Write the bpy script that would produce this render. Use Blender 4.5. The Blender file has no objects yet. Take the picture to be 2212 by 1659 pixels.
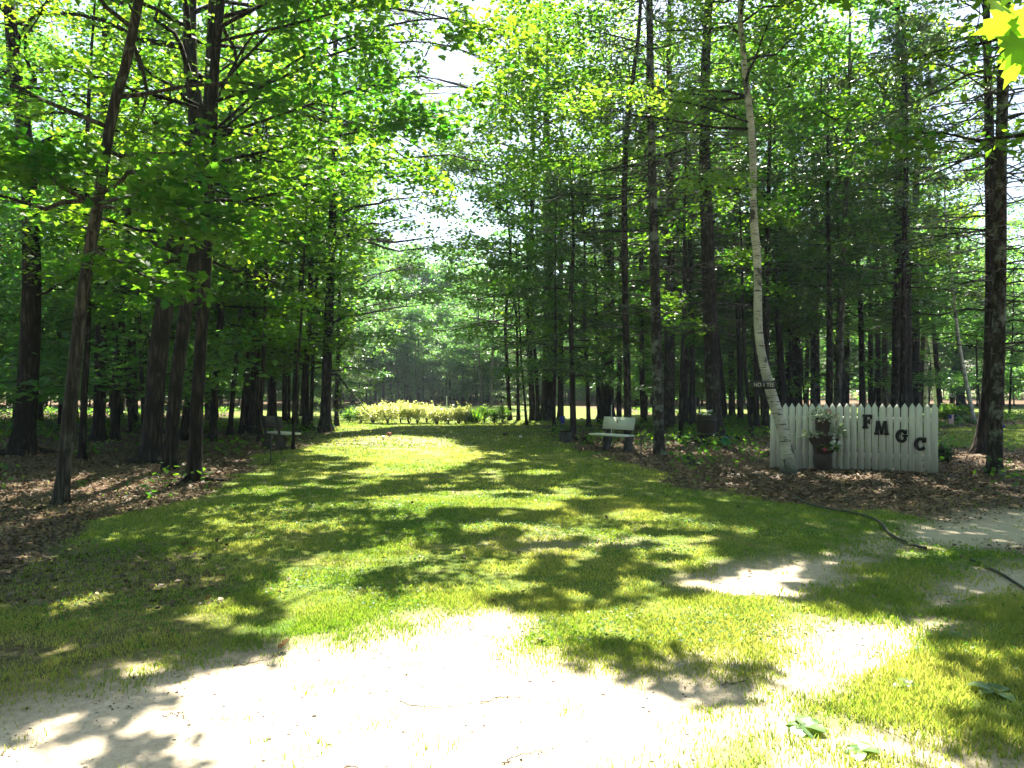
import bpy, math, random
import numpy as np
from mathutils import Vector, Matrix

rng = np.random.default_rng(11)
random.seed(5)
scene = bpy.context.scene
COL = scene.collection
PI = math.pi

# ------------------------------------------------------------------ measuring
F, CX, CY, EYE = 1702.0, 1106.0, 829.5, 1.6       # photo measured at 2212 px width


def gp(px, py):
    Y = EYE * F / (py - CY)
    return ((px - CX) / F * Y, Y)


def wp(px, py, Y):
    return np.array([(px - CX) / F * Y, Y, EYE + (CY - py) / F * Y])


SUN_EL, SUN_AZ = math.radians(57), math.radians(4)      # azimuth to the right of straight ahead
SUN = np.array([math.sin(SUN_AZ) * math.cos(SUN_EL), math.cos(SUN_AZ) * math.cos(SUN_EL), math.sin(SUN_EL)])

# ------------------------------------------------------------------ noise
_LAT = np.random.default_rng(3).random((256, 256))


def vnoise(x, y):
    x = np.asarray(x, float); y = np.asarray(y, float)
    xi = np.floor(x).astype(int); yi = np.floor(y).astype(int)
    fx = x - xi; fy = y - yi
    fx = fx * fx * (3 - 2 * fx); fy = fy * fy * (3 - 2 * fy)
    a = _LAT[xi & 255, yi & 255]; b = _LAT[(xi + 1) & 255, yi & 255]
    c = _LAT[xi & 255, (yi + 1) & 255]; d = _LAT[(xi + 1) & 255, (yi + 1) & 255]
    return (a * (1 - fx) + b * fx) * (1 - fy) + (c * (1 - fx) + d * fx) * fy


def fbm(x, y, o=3):
    s = 0; a = .5; t = 0
    for i in range(o):
        s = s + a * vnoise(x * 2 ** i + 17.3 * i, y * 2 ** i - 9.1 * i); t += a; a *= .5
    return s / t


def unoise(x, y):
    """roughly uniform 0..1 noise"""
    return np.interp(fbm(x, y, 2), _RANK, np.linspace(0, 1, len(_RANK)))


_r = np.random.default_rng(1).random((2, 20000)) * 180
_RANK = np.sort(fbm(_r[0], _r[1], 2))[::40]


def smooth(a, b, x):
    t = np.clip((x - a) / (b - a), 0, 1)
    return t * t * (3 - 2 * t)


def poly_sd(poly, X, Y):
    """signed distance, positive inside"""
    P = np.array(poly, float); n = len(P)
    d = np.full(X.shape, 1e9); ins = np.zeros(X.shape, bool)
    for i in range(n):
        ax, ay = P[i]; bx, by = P[(i + 1) % n]
        ex, ey = bx - ax, by - ay
        L = ex * ex + ey * ey + 1e-12
        t = np.clip(((X - ax) * ex + (Y - ay) * ey) / L, 0, 1)
        d = np.minimum(d, (X - ax - t * ex) ** 2 + (Y - ay - t * ey) ** 2)
        c = ((ay > Y) != (by > Y))
        xc = ax + (Y - ay) / (by - ay if by != ay else 1e-9) * ex
        ins ^= c & (X < xc)
    d = np.sqrt(d)
    return np.where(ins, d, -d)


def gpoly(pts):
    return [gp(*p) for p in pts]


# ------------------------------------------------------------------ ground zones (world space)
LAWN = gpoly([(-500, 1300), (0, 1250), (100, 1165), (230, 1118), (330, 1100), (420, 1078), (520, 1020), (580, 985), (640, 962),
              (700, 938), (722, 916), (722, 909), (1130, 908), (1190, 930), (1225, 957), (1300, 985), (1370, 1003), (1410, 1024),
              (1460, 1052), (1600, 1064), (1690, 1086), (1800, 1100), (1930, 1098), (2000, 1125), (2120, 1180), (2212, 1200), (2700, 1180),
              (2900, 1400)]) + [(6, 2.2), (5, -3), (1.5, -3), (1.6, 1.2), (-1.2, 2.2), (-3.2, 2.6), (-9, 2.8)]
SAND = gpoly([(-300, 1590), (0, 1530), (150, 1490), (290, 1455), (520, 1412), (700, 1392), (900, 1342), (1100, 1312), (1140, 1335),
              (1155, 1400), (1400, 1450), (1620, 1462), (1690, 1410), (1650, 1375), (1800, 1350), (2060, 1330), (2010, 1400),
              (1900, 1450), (1740, 1500), (1560, 1545), (1480, 1600), (1400, 1690)]) + [(.9, 1.5), (.7, -6), (-40, -6), (-40, 2.2)]
SAND2 = gpoly([(1480, 1255), (1560, 1222), (1700, 1203), (1830, 1188), (1890, 1205), (1780, 1262), (1700, 1292), (1560, 1290)])
SAND3 = gpoly([(1960, 1135), (2090, 1112), (2212, 1102), (2600, 1100), (2600, 1170), (2212, 1180), (2080, 1185), (1990, 1172), (1900, 1195), (1840, 1188)])
SAND4 = gpoly([(2040, 1255), (2130, 1225), (2300, 1215), (2300, 1285), (2212, 1295), (2090, 1310), (1980, 1330), (1960, 1310)])
SOIL_SHADE = gpoly([(-500, 1180), (150, 1170), (420, 1190), (560, 1290), (520, 1420), (200, 1480), (0, 1530), (-500, 1600)])  # thin grass over brown soil; its dark tone also paints in deeper shade
TEE = gpoly([(690, 962), (800, 942), (960, 946), (1010, 968), (960, 985), (820, 978)])
FARLAWN = gpoly([(2010, 965), (2040, 925), (2212, 918), (2500, 918), (2700, 962), (2212, 968)])
GAPR = [(8, 41.5), (26, 40), (50, 44), (60, 57), (8, 57)]
GAPL = [(-9.5, 40), (-40, 38), (-60, 54), (-10, 53)]
GAP = [(-12, 30), (6, 30), (8, 36), (4, 58), (-14, 61), (-16, 50), (-14, 38)]


def gz(X, Y):
    X = np.asarray(X, float); Y = np.asarray(Y, float)
    z = (fbm(X * .35 + 5, Y * .35 + 9, 3) - .5) * .10
    z = z * smooth(0, 9, np.abs(X + .5) + .2 * np.maximum(Y - 6, 0)) * .8 + (fbm(X * 1.3, Y * 1.3, 2) - .5) * .025
    z = z + .07 * np.exp(-((X - 5.8) ** 2 / 3.0 + (Y - 13.3) ** 2 / .8))
    return z


def zones(X, Y):
    wx = (fbm(X * 1.1, Y * 1.1) - .5) * .9 + (fbm(X * 4.5 + 30, Y * 4.5) - .5) * .35
    k = np.clip(Y / 12, .35, 1.6)
    dl = poly_sd(LAWN, X, Y) + wx * k
    g = smooth(-.18, .22, dl)
    fl = np.maximum(np.maximum(poly_sd(FARLAWN, X, Y), poly_sd(GAP, X, Y)), poly_sd(GAPR, X, Y)) + wx
    g = np.maximum(g, smooth(-.3, .3, fl))
    s = np.zeros_like(g)
    for P, w in ((SAND, .42), (SAND2, .34), (SAND3, .45), (SAND4, .45)):
        s = np.maximum(s, smooth(-w, w, poly_sd(P, X, Y) + wx * (.30 if P is not SAND else .34) * np.clip(k, .7, 1.2)))
    s = np.maximum(s, (.26 * smooth(-.5, .6, poly_sd(TEE, X, Y) + wx)))
    thin = smooth(.62, .8, fbm(X * .9 + 40, Y * .9 + 3)) * smooth(12, 4, Y) * .55
    s = np.maximum(s, thin * g * (X > -2.2))
    soil_shade = smooth(-.6, .6, poly_sd(SOIL_SHADE, X, Y) + wx * 1.5) * (.35 + .5 * fbm(X * 1.7 + 11, Y * 1.7, 2))
    g = g * (1 - s) * (1 - soil_shade)
    return g, s, np.clip(1 - g - s, 0, 1)


# ------------------------------------------------------------------ where the sun reaches the ground
LITP = [(.10, [(-800, 1659), (-800, 905), (2900, 905), (2900, 1659)]),
        (.08, [(-400, 1060), (520, 1010), (600, 1150), (540, 1300), (430, 1659), (-400, 1659)]),
        (.22, [(-500, 955), (500, 955), (530, 1012), (330, 1100), (130, 1140), (-500, 1140)]),
        (.30, [(1440, 1030), (1680, 1025), (2050, 1036), (2120, 1090), (1700, 1095)]),
        (.25, [(60, 1330), (260, 1230), (460, 1165), (600, 1180), (560, 1300), (430, 1400), (120, 1420), (0, 1400)]),
        (.5, [(-200, 1450), (420, 1425), (560, 1400), (620, 1405), (480, 1455), (310, 1500), (390, 1570), (300, 1680), (-200, 1680)]),
        (.33, [(380, 1090), (520, 1030), (700, 960), (960, 940), (1300, 1040), (1480, 1130), (1600, 1210), (1440, 1300), (800, 1300), (560, 1240)]),
        (.75, [(300, 1100), (430, 1078), (640, 1035), (700, 1050), (560, 1075), (420, 1095)]),
        (.05, [(1240, 1010), (1400, 1042), (1440, 1100), (1500, 1150), (1640, 1200), (1830, 1188), (2300, 1180), (2300, 1080), (1460, 1050), (1370, 1000)]),
        (.9, [(700, 1110), (820, 1075), (960, 1060), (1240, 1062), (1290, 1085), (1180, 1108), (900, 1105), (760, 1150), (640, 1165)]),
        (1., [(660, 968), (740, 945), (850, 940), (960, 948), (1010, 968), (1060, 985), (1000, 1012), (900, 1030), (770, 1035), (800, 1000), (700, 985)]),
        (.75, [(1050, 1015), (1200, 1018), (1230, 1028), (1050, 1028)]),
        (1., [(722, 905), (1060, 905), (1060, 916), (880, 920), (722, 936)]),
        (.05, [(800, 936), (900, 920), (1200, 912), (1320, 960), (1400, 1010), (1560, 1080), (1500, 1120), (1400, 1060), (1240, 1010), (1030, 968), (960, 944)]),
        (.55, [(760, 1170), (1000, 1140), (1300, 1135), (1500, 1180), (1500, 1230), (1300, 1215), (900, 1225), (640, 1240)]),
        (1., [(560, 1270), (660, 1200), (860, 1185), (960, 1205), (760, 1255), (800, 1290), (1040, 1292), (1180, 1330), (1440, 1302),
              (1560, 1290), (1760, 1292), (1800, 1330), (2060, 1328), (2040, 1420), (2120, 1540), (2060, 1659), (430, 1659),
              (390, 1570), (310, 1500), (480, 1455), (640, 1405), (570, 1340)]),
        (.75, [(1480, 1250), (1600, 1222), (1740, 1205), (1840, 1205), (1760, 1250), (1690, 1290), (1540, 1288)]),
        (.7, [(1240, 1185), (1400, 1170), (1420, 1200), (1300, 1205)]),
        (.03, [(1165, 1402), (1240, 1368), (1430, 1398), (1640, 1436), (1670, 1470), (1560, 1520), (1490, 1512), (1400, 1470), (1220, 1440)]),
        (.03, [(1700, 1300), (2000, 1235), (2300, 1200), (2300, 1400), (2110, 1380), (2040, 1330), (1820, 1335)]),
        (.12, [(2130, 1440), (2300, 1400), (2300, 1540), (2160, 1530)]),
        (.1, [(2040, 1640), (2130, 1595), (2300, 1590), (2300, 1659), (2040, 1659)]),
        (.8, [(1930, 945), (2040, 928), (2300, 922), (2300, 960), (2040, 962)]),
        ]
LITW = [(v, gpoly(p)) for v, p in LITP]


def lit(X, Y):
    wx = (fbm(X * 2.2 + 3, Y * 2.2 + 8) - .5) * .5; wy = (fbm(X * 2.2 + 53, Y * 2.2 + 28) - .5) * .5
    k = np.clip(Y / 8, .4, 1.5)
    X2 = X + wx * k; Y2 = Y + wy * k
    L = np.full(X.shape, .10)
    L = np.where((Y < 3.3) & (np.abs(X) < 2.2), 1., L)
    for v, P in LITW:
        L = np.where(poly_sd(P, X2, Y2) > 0, v, L)
    # hedge and open strip behind the tee
    L = np.where((Y > 30.2) & (Y < 38) & (X > -7.5) & (X < 1.2), 1., L)
    return L


def sun_keep(P, part=False):
    """True for leaves that stay: gaps in the canopy let the sun onto the open lawn"""
    z = np.maximum(P[:, 2], 0)
    X = P[:, 0] - SUN[0] / SUN[2] * z; Y = P[:, 1] - SUN[1] / SUN[2] * z
    L = lit(X, Y)
    n = np.where(L < .6, unoise(X * 4.2, Y * 3.2), unoise(X * 2.3, Y * 1.9))
    cut = (n < L) | (L >= .99)
    if part: cut &= (L >= .95) | ~in_frame(P) | (rng.random(len(P)) > .65)
    keep = ~cut
    for C, R in SUNNY:                       # openings through which single boughs catch the sun
        d = P - C; t = d @ SUN
        q = np.linalg.norm(d - t[:, None] * SUN, axis=1)
        keep &= ~((t > R * 1.1) & (q < R))
    return keep


SUNNY = [(np.array([1.74, 2.6, 2.76]), .34), (wp(930, 100, 11.3), .8), (wp(830, 120, 11.7), .5), (wp(900, 385, 13.1), .6), (wp(950, 240, 11.4), .6),
         (wp(850, 585, 24.7), .9), (wp(800, 660, 25), .7), (wp(1260, 215, 12.9), .6), (wp(1400, 215, 13.2), .5), (wp(1340, 440, 12.4), .4), (wp(330, 600, 9.2), .3), (wp(860, 540, 24.6), .8)]


# ------------------------------------------------------------------ mesh helpers
class Buf:
    def __init__(s):
        s.v = []; s.q = []; s.t = []; s.tint = []; s.n = 0

    def add(s, v, q=None, t=None, tint=None):
        v = np.asarray(v, float).reshape(-1, 3)
        if q is not None and len(q): s.q.append(np.asarray(q, int).reshape(-1, 4) + s.n)
        if t is not None and len(t): s.t.append(np.asarray(t, int).reshape(-1, 3) + s.n)
        s.v.append(v); s.n += len(v)
        s.tint.append(np.full(len(v), .5) if tint is None else np.broadcast_to(tint, (len(v),)))

    def mesh(s, name, mat, smooth=False, origin=None, attr=True):
        me = bpy.data.meshes.new(name)
        if not s.n:
            me.materials.append(mat); return me
        v = np.concatenate(s.v)
        if origin is not None: v = v - np.asarray(origin)
        q = np.concatenate(s.q) if s.q else np.zeros((0, 4), int)
        t = np.concatenate(s.t) if s.t else np.zeros((0, 3), int)
        me.vertices.add(len(v)); me.vertices.foreach_set('co', v.astype(np.float32).ravel())
        nl = len(q) * 4 + len(t) * 3
        me.loops.add(nl); me.loops.foreach_set('vertex_index', np.concatenate([q.ravel(), t.ravel()]).astype(np.int32))
        me.polygons.add(len(q) + len(t))
        ls = np.concatenate([np.arange(len(q)) * 4, len(q) * 4 + np.arange(len(t)) * 3]).astype(np.int32)
        me.polygons.foreach_set('loop_start', ls)
        if smooth: me.polygons.foreach_set('use_smooth', np.ones(len(ls), bool))
        me.update(calc_edges=True)
        if attr:
            a = me.attributes.new('tint', 'FLOAT', 'POINT')
            a.data.foreach_set('value', np.concatenate(s.tint).astype(np.float32))
        me.materials.append(mat)
        return me


def link(name, me, parent=None, loc=None):
    o = bpy.data.objects.new(name, me); COL.objects.link(o)
    if parent is not None: o.parent = parent
    if loc is not None: o.location = loc
    return o


def tag(o, label=None, cat=None, group=None, kind=None):
    if label: o['label'] = label
    if cat: o['category'] = cat
    if group: o['group'] = group
    if kind: o['kind'] = kind
    return o


def empty(name, loc, label, cat, group=None, rz=0):
    o = bpy.data.objects.new(name, None); COL.objects.link(o)
    o.location = loc; o.rotation_euler = (0, 0, rz); o.empty_display_size = .2
    return tag(o, label, cat, group)


def tubes(P, R, sides=5, cap=False):
    """P (m,k,3) R (m,k) -> verts, quads"""
    P = np.asarray(P, float); R = np.asarray(R, float)
    if P.ndim == 2: P = P[None]; R = R[None]
    m, k, _ = P.shape
    T = np.gradient(P, axis=1); T /= np.linalg.norm(T, axis=2, keepdims=True) + 1e-9
    mean = T.mean(1); ref = np.where(np.abs(mean[:, 2:3]) > .7, np.array([[1., 0, 0]]), np.array([[0, 0, 1.]]))
    n1 = np.cross(T, ref[:, None, :]); n1 /= np.linalg.norm(n1, axis=2, keepdims=True) + 1e-9
    n2 = np.cross(T, n1)
    a = np.arange(sides) * 2 * PI / sides
    V = P[:, :, None, :] + R[:, :, None, None] * (np.cos(a)[None, None, :, None] * n1[:, :, None, :] + np.sin(a)[None, None, :, None] * n2[:, :, None, :])
    idx = np.arange(m * k * sides).reshape(m, k, sides)
    nx = np.roll(idx, -1, axis=2)
    Q = np.stack([idx[:, :-1], nx[:, :-1], nx[:, 1:], idx[:, 1:]], -1).reshape(-1, 4)
    return V.reshape(-1, 3), Q


def spline(pts, n):
    """Catmull-Rom through pts, n samples"""
    P = np.asarray(pts, float)
    P = np.vstack([2 * P[0] - P[1], P, 2 * P[-1] - P[-2]])
    m = len(P) - 3
    u = np.linspace(0, m - 1e-6, n); i = u.astype(int); t = (u - i)[:, None]
    a, b, c, d = P[i], P[i + 1], P[i + 2], P[i + 3]
    return .5 * (2 * b + (c - a) * t + (2 * a - 5 * b + 4 * c - d) * t ** 2 + (3 * b - a - 3 * c + d) * t ** 3)


# leaf outlines: x across, y along, z out of plane
LEAF4 = (np.array([(0, 0, 0), (.36, .42, .06), (0, 1, -.04), (-.36, .42, .06)]), np.array([(0, 1, 2), (0, 2, 3)]))
_h = [(0, 0), (.10, .10), (.36, .02), (.30, .17), (.58, .40), (.36, .38), (.40, .56), (.22, .52), (.24, .72), (.10, .74), (0, 1.02)]
_o = _h + [(-x, y) for x, y in _h[-2:0:-1]]
MAPLE = (np.array([(x, y, .10 * abs(x) - .12 * y * y) for x, y in _o] + [(0, .36, .0)]),
         np.array([(i, (i + 1) % len(_o), len(_o)) for i in range(len(_o))]))
_h = [(0, 0), (.06, .12), (.22, .16), (.10, .26), (.34, .42), (.14, .46), (.36, .68), (.14, .68), (.20, .88), (.06, .86), (0, 1.0)]
_o2 = _h + [(-x, y) for x, y in _h[-2:0:-1]]
OAK = (np.array([(x, y, .12 * abs(x) - .1 * y * y) for x, y in _o2] + [(0, .45, .0)]),
       np.array([(i, (i + 1) % len(_o2), len(_o2)) for i in range(len(_o2))]))
NEEDLE = (np.array([(0, 0, 0), (.05, .5, .0), (0, 1, -.08), (-.05, .5, .0)]), np.array([(0, 1, 2), (0, 2, 3)]))


def unit(v): return v / (np.linalg.norm(v, axis=-1, keepdims=True) + 1e-9)


def leaves(buf, P, size, tmpl, tilt=.45, D=None, tint=None, up=None, droop=0):
    n = len(P)
    if not n: return
    tv, tt = tmpl
    N = rng.normal(size=(n, 3)) * tilt + (np.array([0, 0, 1.]) if up is None else up)
    N = unit(N)
    if D is None: D = rng.normal(size=(n, 3))
    D = D + np.array([0, 0, -droop])
    D = unit(D - (D * N).sum(1, keepdims=True) * N)
    B = np.cross(D, N)
    s = np.broadcast_to(size, (n,))[:, None, None]
    V = P[:, None, :] + s * (tv[None, :, 0:1] * B[:, None] + tv[None, :, 1:2] * D[:, None] + tv[None, :, 2:3] * N[:, None])
    k = len(tv)
    T = (tt[None] + (np.arange(n) * k)[:, None, None]).reshape(-1, 3)
    tn = rng.random(n) if tint is None else tint
    buf.add(V.reshape(-1, 3), t=T, tint=np.repeat(tn, k))


# ------------------------------------------------------------------ materials
def nmat(name):
    m = bpy.data.materials.new(name); m.use_nodes = True
    nt = m.node_tree; nt.nodes.clear()
    return m, nt, nt.nodes, nt.links


def ramp(nodes, stops):
    r = nodes.new('ShaderNodeValToRGB'); e = r.color_ramp.elements
    e[0].position, e[0].color = stops[0][0], (*stops[0][1], 1)
    e[1].position, e[1].color = stops[-1][0], (*stops[-1][1], 1)
    for p, c in stops[1:-1]:
        k = e.new(p); k.color = (*c, 1)
    return r


def leaf_mat(name, dark, light, trd, trl, fac=.5, rough=.45, spec=.2):
    m, nt, N, L = nmat(name)
    out = N.new('ShaderNodeOutputMaterial'); at = N.new('ShaderNodeAttribute'); at.attribute_name = 'tint'
    r1 = ramp(N, [(0, dark), (1, light)]); r2 = ramp(N, [(0, trd), (1, trl)])
    L.new(at.outputs['Fac'], r1.inputs[0]); L.new(at.outputs['Fac'], r2.inputs[0])
    p = N.new('ShaderNodeBsdfPrincipled'); p.inputs['Roughness'].default_value = rough
    p.inputs['Specular IOR Level'].default_value = spec
    t = N.new('ShaderNodeBsdfTranslucent'); mx = N.new('ShaderNodeMixShader'); mx.inputs[0].default_value = fac
    L.new(r1.outputs[0], p.inputs['Base Color']); L.new(r2.outputs[0], t.inputs['Color'])
    L.new(p.outputs[0], mx.inputs[1]); L.new(t.outputs[0], mx.inputs[2]); L.new(mx.outputs[0], out.inputs[0])
    return m


def simple(name, col, rough=.6, spec=.3, var=.25, scale=8, bump=.0, metal=0, stretch=(1, 1, 1)):
    m, nt, N, L = nmat(name)
    out = N.new('ShaderNodeOutputMaterial'); p = N.new('ShaderNodeBsdfPrincipled')
    tc = N.new('ShaderNodeTexCoord'); mp = N.new('ShaderNodeMapping'); mp.inputs['Scale'].default_value = stretch
    no = N.new('ShaderNodeTexNoise'); no.inputs['Scale'].default_value = scale; no.inputs['Detail'].default_value = 5
    c = np.array(col)
    r = ramp(N, [(.3, tuple(c * (1 - var))), (.7, tuple(np.minimum(c * (1 + var), 1)))])
    L.new(tc.outputs['Object'], mp.inputs[0]); L.new(mp.outputs[0], no.inputs[0]); L.new(no.outputs[0], r.inputs[0])
    L.new(r.outputs[0], p.inputs['Base Color'])
    p.inputs['Roughness'].default_value = rough; p.inputs['Specular IOR Level'].default_value = spec; p.inputs['Metallic'].default_value = metal
    if bump:
        b = N.new('ShaderNodeBump'); b.inputs['Strength'].default_value = bump; b.inputs['Distance'].default_value = .01
        L.new(no.outputs[0], b.inputs['Height']); L.new(b.outputs[0], p.inputs['Normal'])
    L.new(p.outputs[0], out.inputs[0])
    return m


def bark_mat(name, lo, hi, lichen, lich=.62, zs=.22, sc=14, bump=.9, plate=True):
    lo = tuple(.75 * v for v in lo); hi = tuple(.75 * v for v in hi); lichen = tuple(.85 * v for v in lichen)
    m, nt, N, L = nmat(name)
    out = N.new('ShaderNodeOutputMaterial'); p = N.new('ShaderNodeBsdfPrincipled'); p.inputs['Roughness'].default_value = .9
    p.inputs['Specular IOR Level'].default_value = .15
    tc = N.new('ShaderNodeTexCoord'); mp = N.new('ShaderNodeMapping'); mp.inputs['Scale'].default_value = (1, 1, zs)
    L.new(tc.outputs['Object'], mp.inputs[0])
    v = N.new('ShaderNodeTexVoronoi'); v.feature = 'DISTANCE_TO_EDGE'; v.inputs['Scale'].default_value = sc
    nw = N.new('ShaderNodeTexNoise'); nw.inputs['Scale'].default_value = sc * .8; nw.inputs['Detail'].default_value = 4
    mixv = N.new('ShaderNodeMixRGB'); mixv.inputs[0].default_value = .12
    L.new(mp.outputs[0], nw.inputs[0]); L.new(mp.outputs[0], mixv.inputs[1]); L.new(nw.outputs['Color'], mixv.inputs[2])
    L.new(mixv.outputs[0], v.inputs['Vector'])
    r = ramp(N, [(0, tuple(np.array(lo) * .5)), (.18, lo), (.5, hi)])
    n2 = N.new('ShaderNodeTexNoise'); n2.inputs['Scale'].default_value = sc * 1.5; n2.inputs['Detail'].default_value = 6
    L.new(mp.outputs[0], n2.inputs[0])
    add = N.new('ShaderNodeMath'); add.operation = 'MULTIPLY'
    L.new(v.outputs['Distance'], add.inputs[0]); L.new(n2.outputs[0], add.inputs[1])
    mul = N.new('ShaderNodeMath'); mul.operation = 'MULTIPLY'; mul.inputs[1].default_value = 3.0
    L.new(add.outputs[0], mul.inputs[0]); L.new(mul.outputs[0], r.inputs[0])
    n3 = N.new('ShaderNodeTexNoise'); n3.inputs['Scale'].default_value = 3.2; n3.inputs['Detail'].default_value = 8; n3.inputs['Roughness'].default_value = .7
    L.new(tc.outputs['Object'], n3.inputs[0])
    r3 = ramp(N, [(lich - .04, (0, 0, 0)), (lich + .06, (1, 1, 1))]); L.new(n3.outputs[0], r3.inputs[0])
    mx = N.new('ShaderNodeMixRGB'); L.new(r3.outputs[0], mx.inputs[0]); L.new(r.outputs[0], mx.inputs[1]); mx.inputs[2].default_value = (*lichen, 1)
    L.new(mx.outputs[0], p.inputs['Base Color'])
    b = N.new('ShaderNodeBump'); b.inputs['Strength'].default_value = bump; b.inputs['Distance'].default_value = .03
    L.new(mul.outputs[0], b.inputs['Height']); L.new(b.outputs[0], p.inputs['Normal'])
    L.new(p.outputs[0], out.inputs[0])
    return m


def birch_mat():
    m, nt, N, L = nmat('birch_bark')
    out = N.new('ShaderNodeOutputMaterial'); p = N.new('ShaderNodeBsdfPrincipled'); p.inputs['Roughness'].default_value = .7
    tc = N.new('ShaderNodeTexCoord')
    def noise(sc, st, det=3, off=0):
        mp = N.new('ShaderNodeMapping'); mp.inputs['Scale'].default_value = st; mp.inputs['Location'].default_value = (off, off, off)
        n = N.new('ShaderNodeTexNoise'); n.inputs['Scale'].default_value = sc; n.inputs['Detail'].default_value = det
        L.new(tc.outputs['Object'], mp.inputs[0]); L.new(mp.outputs[0], n.inputs[0]); return n
    base = ramp(N, [(.3, (.27, .26, .20)), (.7, (.56, .54, .45))]); L.new(noise(2.5, (1, 1, 2), 5).outputs[0], base.inputs[0])
    dash = ramp(N, [(.575, (0, 0, 0)), (.62, (1, 1, 1))]); L.new(noise(7, (.9, .9, 8), 3, 4).outputs[0], dash.inputs[0])
    pat = ramp(N, [(.575, (0, 0, 0)), (.615, (1, 1, 1))]); L.new(noise(2.4, (1.4, 1.4, .9), 6, 9).outputs[0], pat.inputs[0])
    sx = N.new('ShaderNodeSeparateXYZ'); L.new(tc.outputs['Object'], sx.inputs[0])
    mr = N.new('ShaderNodeMapRange'); mr.inputs[1].default_value = .30; mr.inputs[2].default_value = .06; L.new(sx.outputs[2], mr.inputs[0])
    mx = N.new('ShaderNodeMath'); mx.operation = 'MAXIMUM'; L.new(dash.outputs[0], mx.inputs[0]); L.new(pat.outputs[0], mx.inputs[1])
    m2 = N.new('ShaderNodeMath'); m2.operation = 'MAXIMUM'; L.new(mx.outputs[0], m2.inputs[0]); L.new(mr.outputs[0], m2.inputs[1])
    mix = N.new('ShaderNodeMixRGB'); L.new(m2.outputs[0], mix.inputs[0]); L.new(base.outputs[0], mix.inputs[1]); mix.inputs[2].default_value = (.045, .045, .035, 1)
    L.new(mix.outputs[0], p.inputs['Base Color'])
    b = N.new('ShaderNodeBump'); b.inputs['Strength'].default_value = .5; b.inputs['Distance'].default_value = .01; b.invert = True
    L.new(m2.outputs[0], b.inputs['Height']); L.new(b.outputs[0], p.inputs['Normal'])
    L.new(p.outputs[0], out.inputs[0])
    return m


def ground_mat():
    m, nt, N, L = nmat('ground_cover')
    out = N.new('ShaderNodeOutputMaterial'); p = N.new('ShaderNodeBsdfPrincipled'); p.inputs['Roughness'].default_value = .9
    p.inputs['Specular IOR Level'].default_value = .12
    tc = N.new('ShaderNodeTexCoord'); zn = N.new('ShaderNodeAttribute'); zn.attribute_name = 'zone'
    sp = N.new('ShaderNodeSeparateColor'); L.new(zn.outputs['Color'], sp.inputs[0])
    def noise(sc, det=5, st=(1, 1, 1)):
        mp = N.new('ShaderNodeMapping'); mp.inputs['Scale'].default_value = st
        n = N.new('ShaderNodeTexNoise'); n.inputs['Scale'].default_value = sc; n.inputs['Detail'].default_value = det; n.inputs['Roughness'].default_value = .65
        L.new(tc.outputs['Object'], mp.inputs[0]); L.new(mp.outputs[0], n.inputs[0]); return n
    nf = noise(30, 6); nm = noise(1.6, 5); ng = noise(160, 3)
    gr = ramp(N, [(.3, (.048, .098, .012)), (.52, (.10, .138, .022)), (.72, (.23, .20, .085))]); L.new(nm.outputs[0], gr.inputs[0])
    gm = N.new('ShaderNodeMixRGB'); gm.blend_type = 'MULTIPLY'; gm.inputs[0].default_value = .8
    gf = ramp(N, [(.25, (.45, .5, .4)), (.75, (1.35, 1.3, 1.2))]); L.new(ng.outputs[0], gf.inputs[0])
    L.new(gr.outputs[0], gm.inputs[1]); L.new(gf.outputs[0], gm.inputs[2])
    sr = ramp(N, [(.25, (.29, .235, .165)), (.5, (.42, .35, .255)), (.8, (.53, .455, .35))]); L.new(nf.outputs[0], sr.inputs[0])
    vo = N.new('ShaderNodeTexVoronoi'); vo.inputs['Scale'].default_value = 22; L.new(tc.outputs['Object'], vo.inputs['Vector'])
    sv = N.new('ShaderNodeSeparateColor'); L.new(vo.outputs['Color'], sv.inputs[0])
    lr = ramp(N, [(0, (.035, .022, .013)), (.4, (.085, .052, .030)), (.75, (.15, .095, .055)), (1, (.24, .17, .11))]); L.new(sv.outputs[0], lr.inputs[0])
    lm = N.new('ShaderNodeMixRGB'); lm.blend_type = 'MULTIPLY'; lm.inputs[0].default_value = .8
    lf = ramp(N, [(.3, (.5, .5, .5)), (.7, (1.15, 1.1, 1.05))]); L.new(nf.outputs[0], lf.inputs[0]); L.new(lr.outputs[0], lm.inputs[1]); L.new(lf.outputs[0], lm.inputs[2])
    mossn = noise(1.1, 6); mr = ramp(N, [(.58, (0, 0, 0)), (.68, (1, 1, 1))]); L.new(mossn.outputs[0], mr.inputs[0])
    ml = N.new('ShaderNodeMixRGB'); L.new(mr.outputs[0], ml.inputs[0]); L.new(lm.outputs[0], ml.inputs[1]); ml.inputs[2].default_value = (.06, .075, .018, 1)
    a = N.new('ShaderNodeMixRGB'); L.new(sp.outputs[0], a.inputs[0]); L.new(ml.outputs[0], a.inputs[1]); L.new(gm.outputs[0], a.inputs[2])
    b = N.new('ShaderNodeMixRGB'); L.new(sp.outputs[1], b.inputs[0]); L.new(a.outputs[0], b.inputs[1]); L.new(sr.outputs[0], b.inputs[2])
    L.new(b.outputs[0], p.inputs['Base Color'])
    bp = N.new('ShaderNodeBump'); bp.inputs['Strength'].default_value = .6; bp.inputs['Distance'].default_value = .02
    L.new(nf.outputs[0], bp.inputs['Height']); L.new(bp.outputs[0], p.inputs['Normal'])
    L.new(p.outputs[0], out.inputs[0])
    return m


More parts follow.
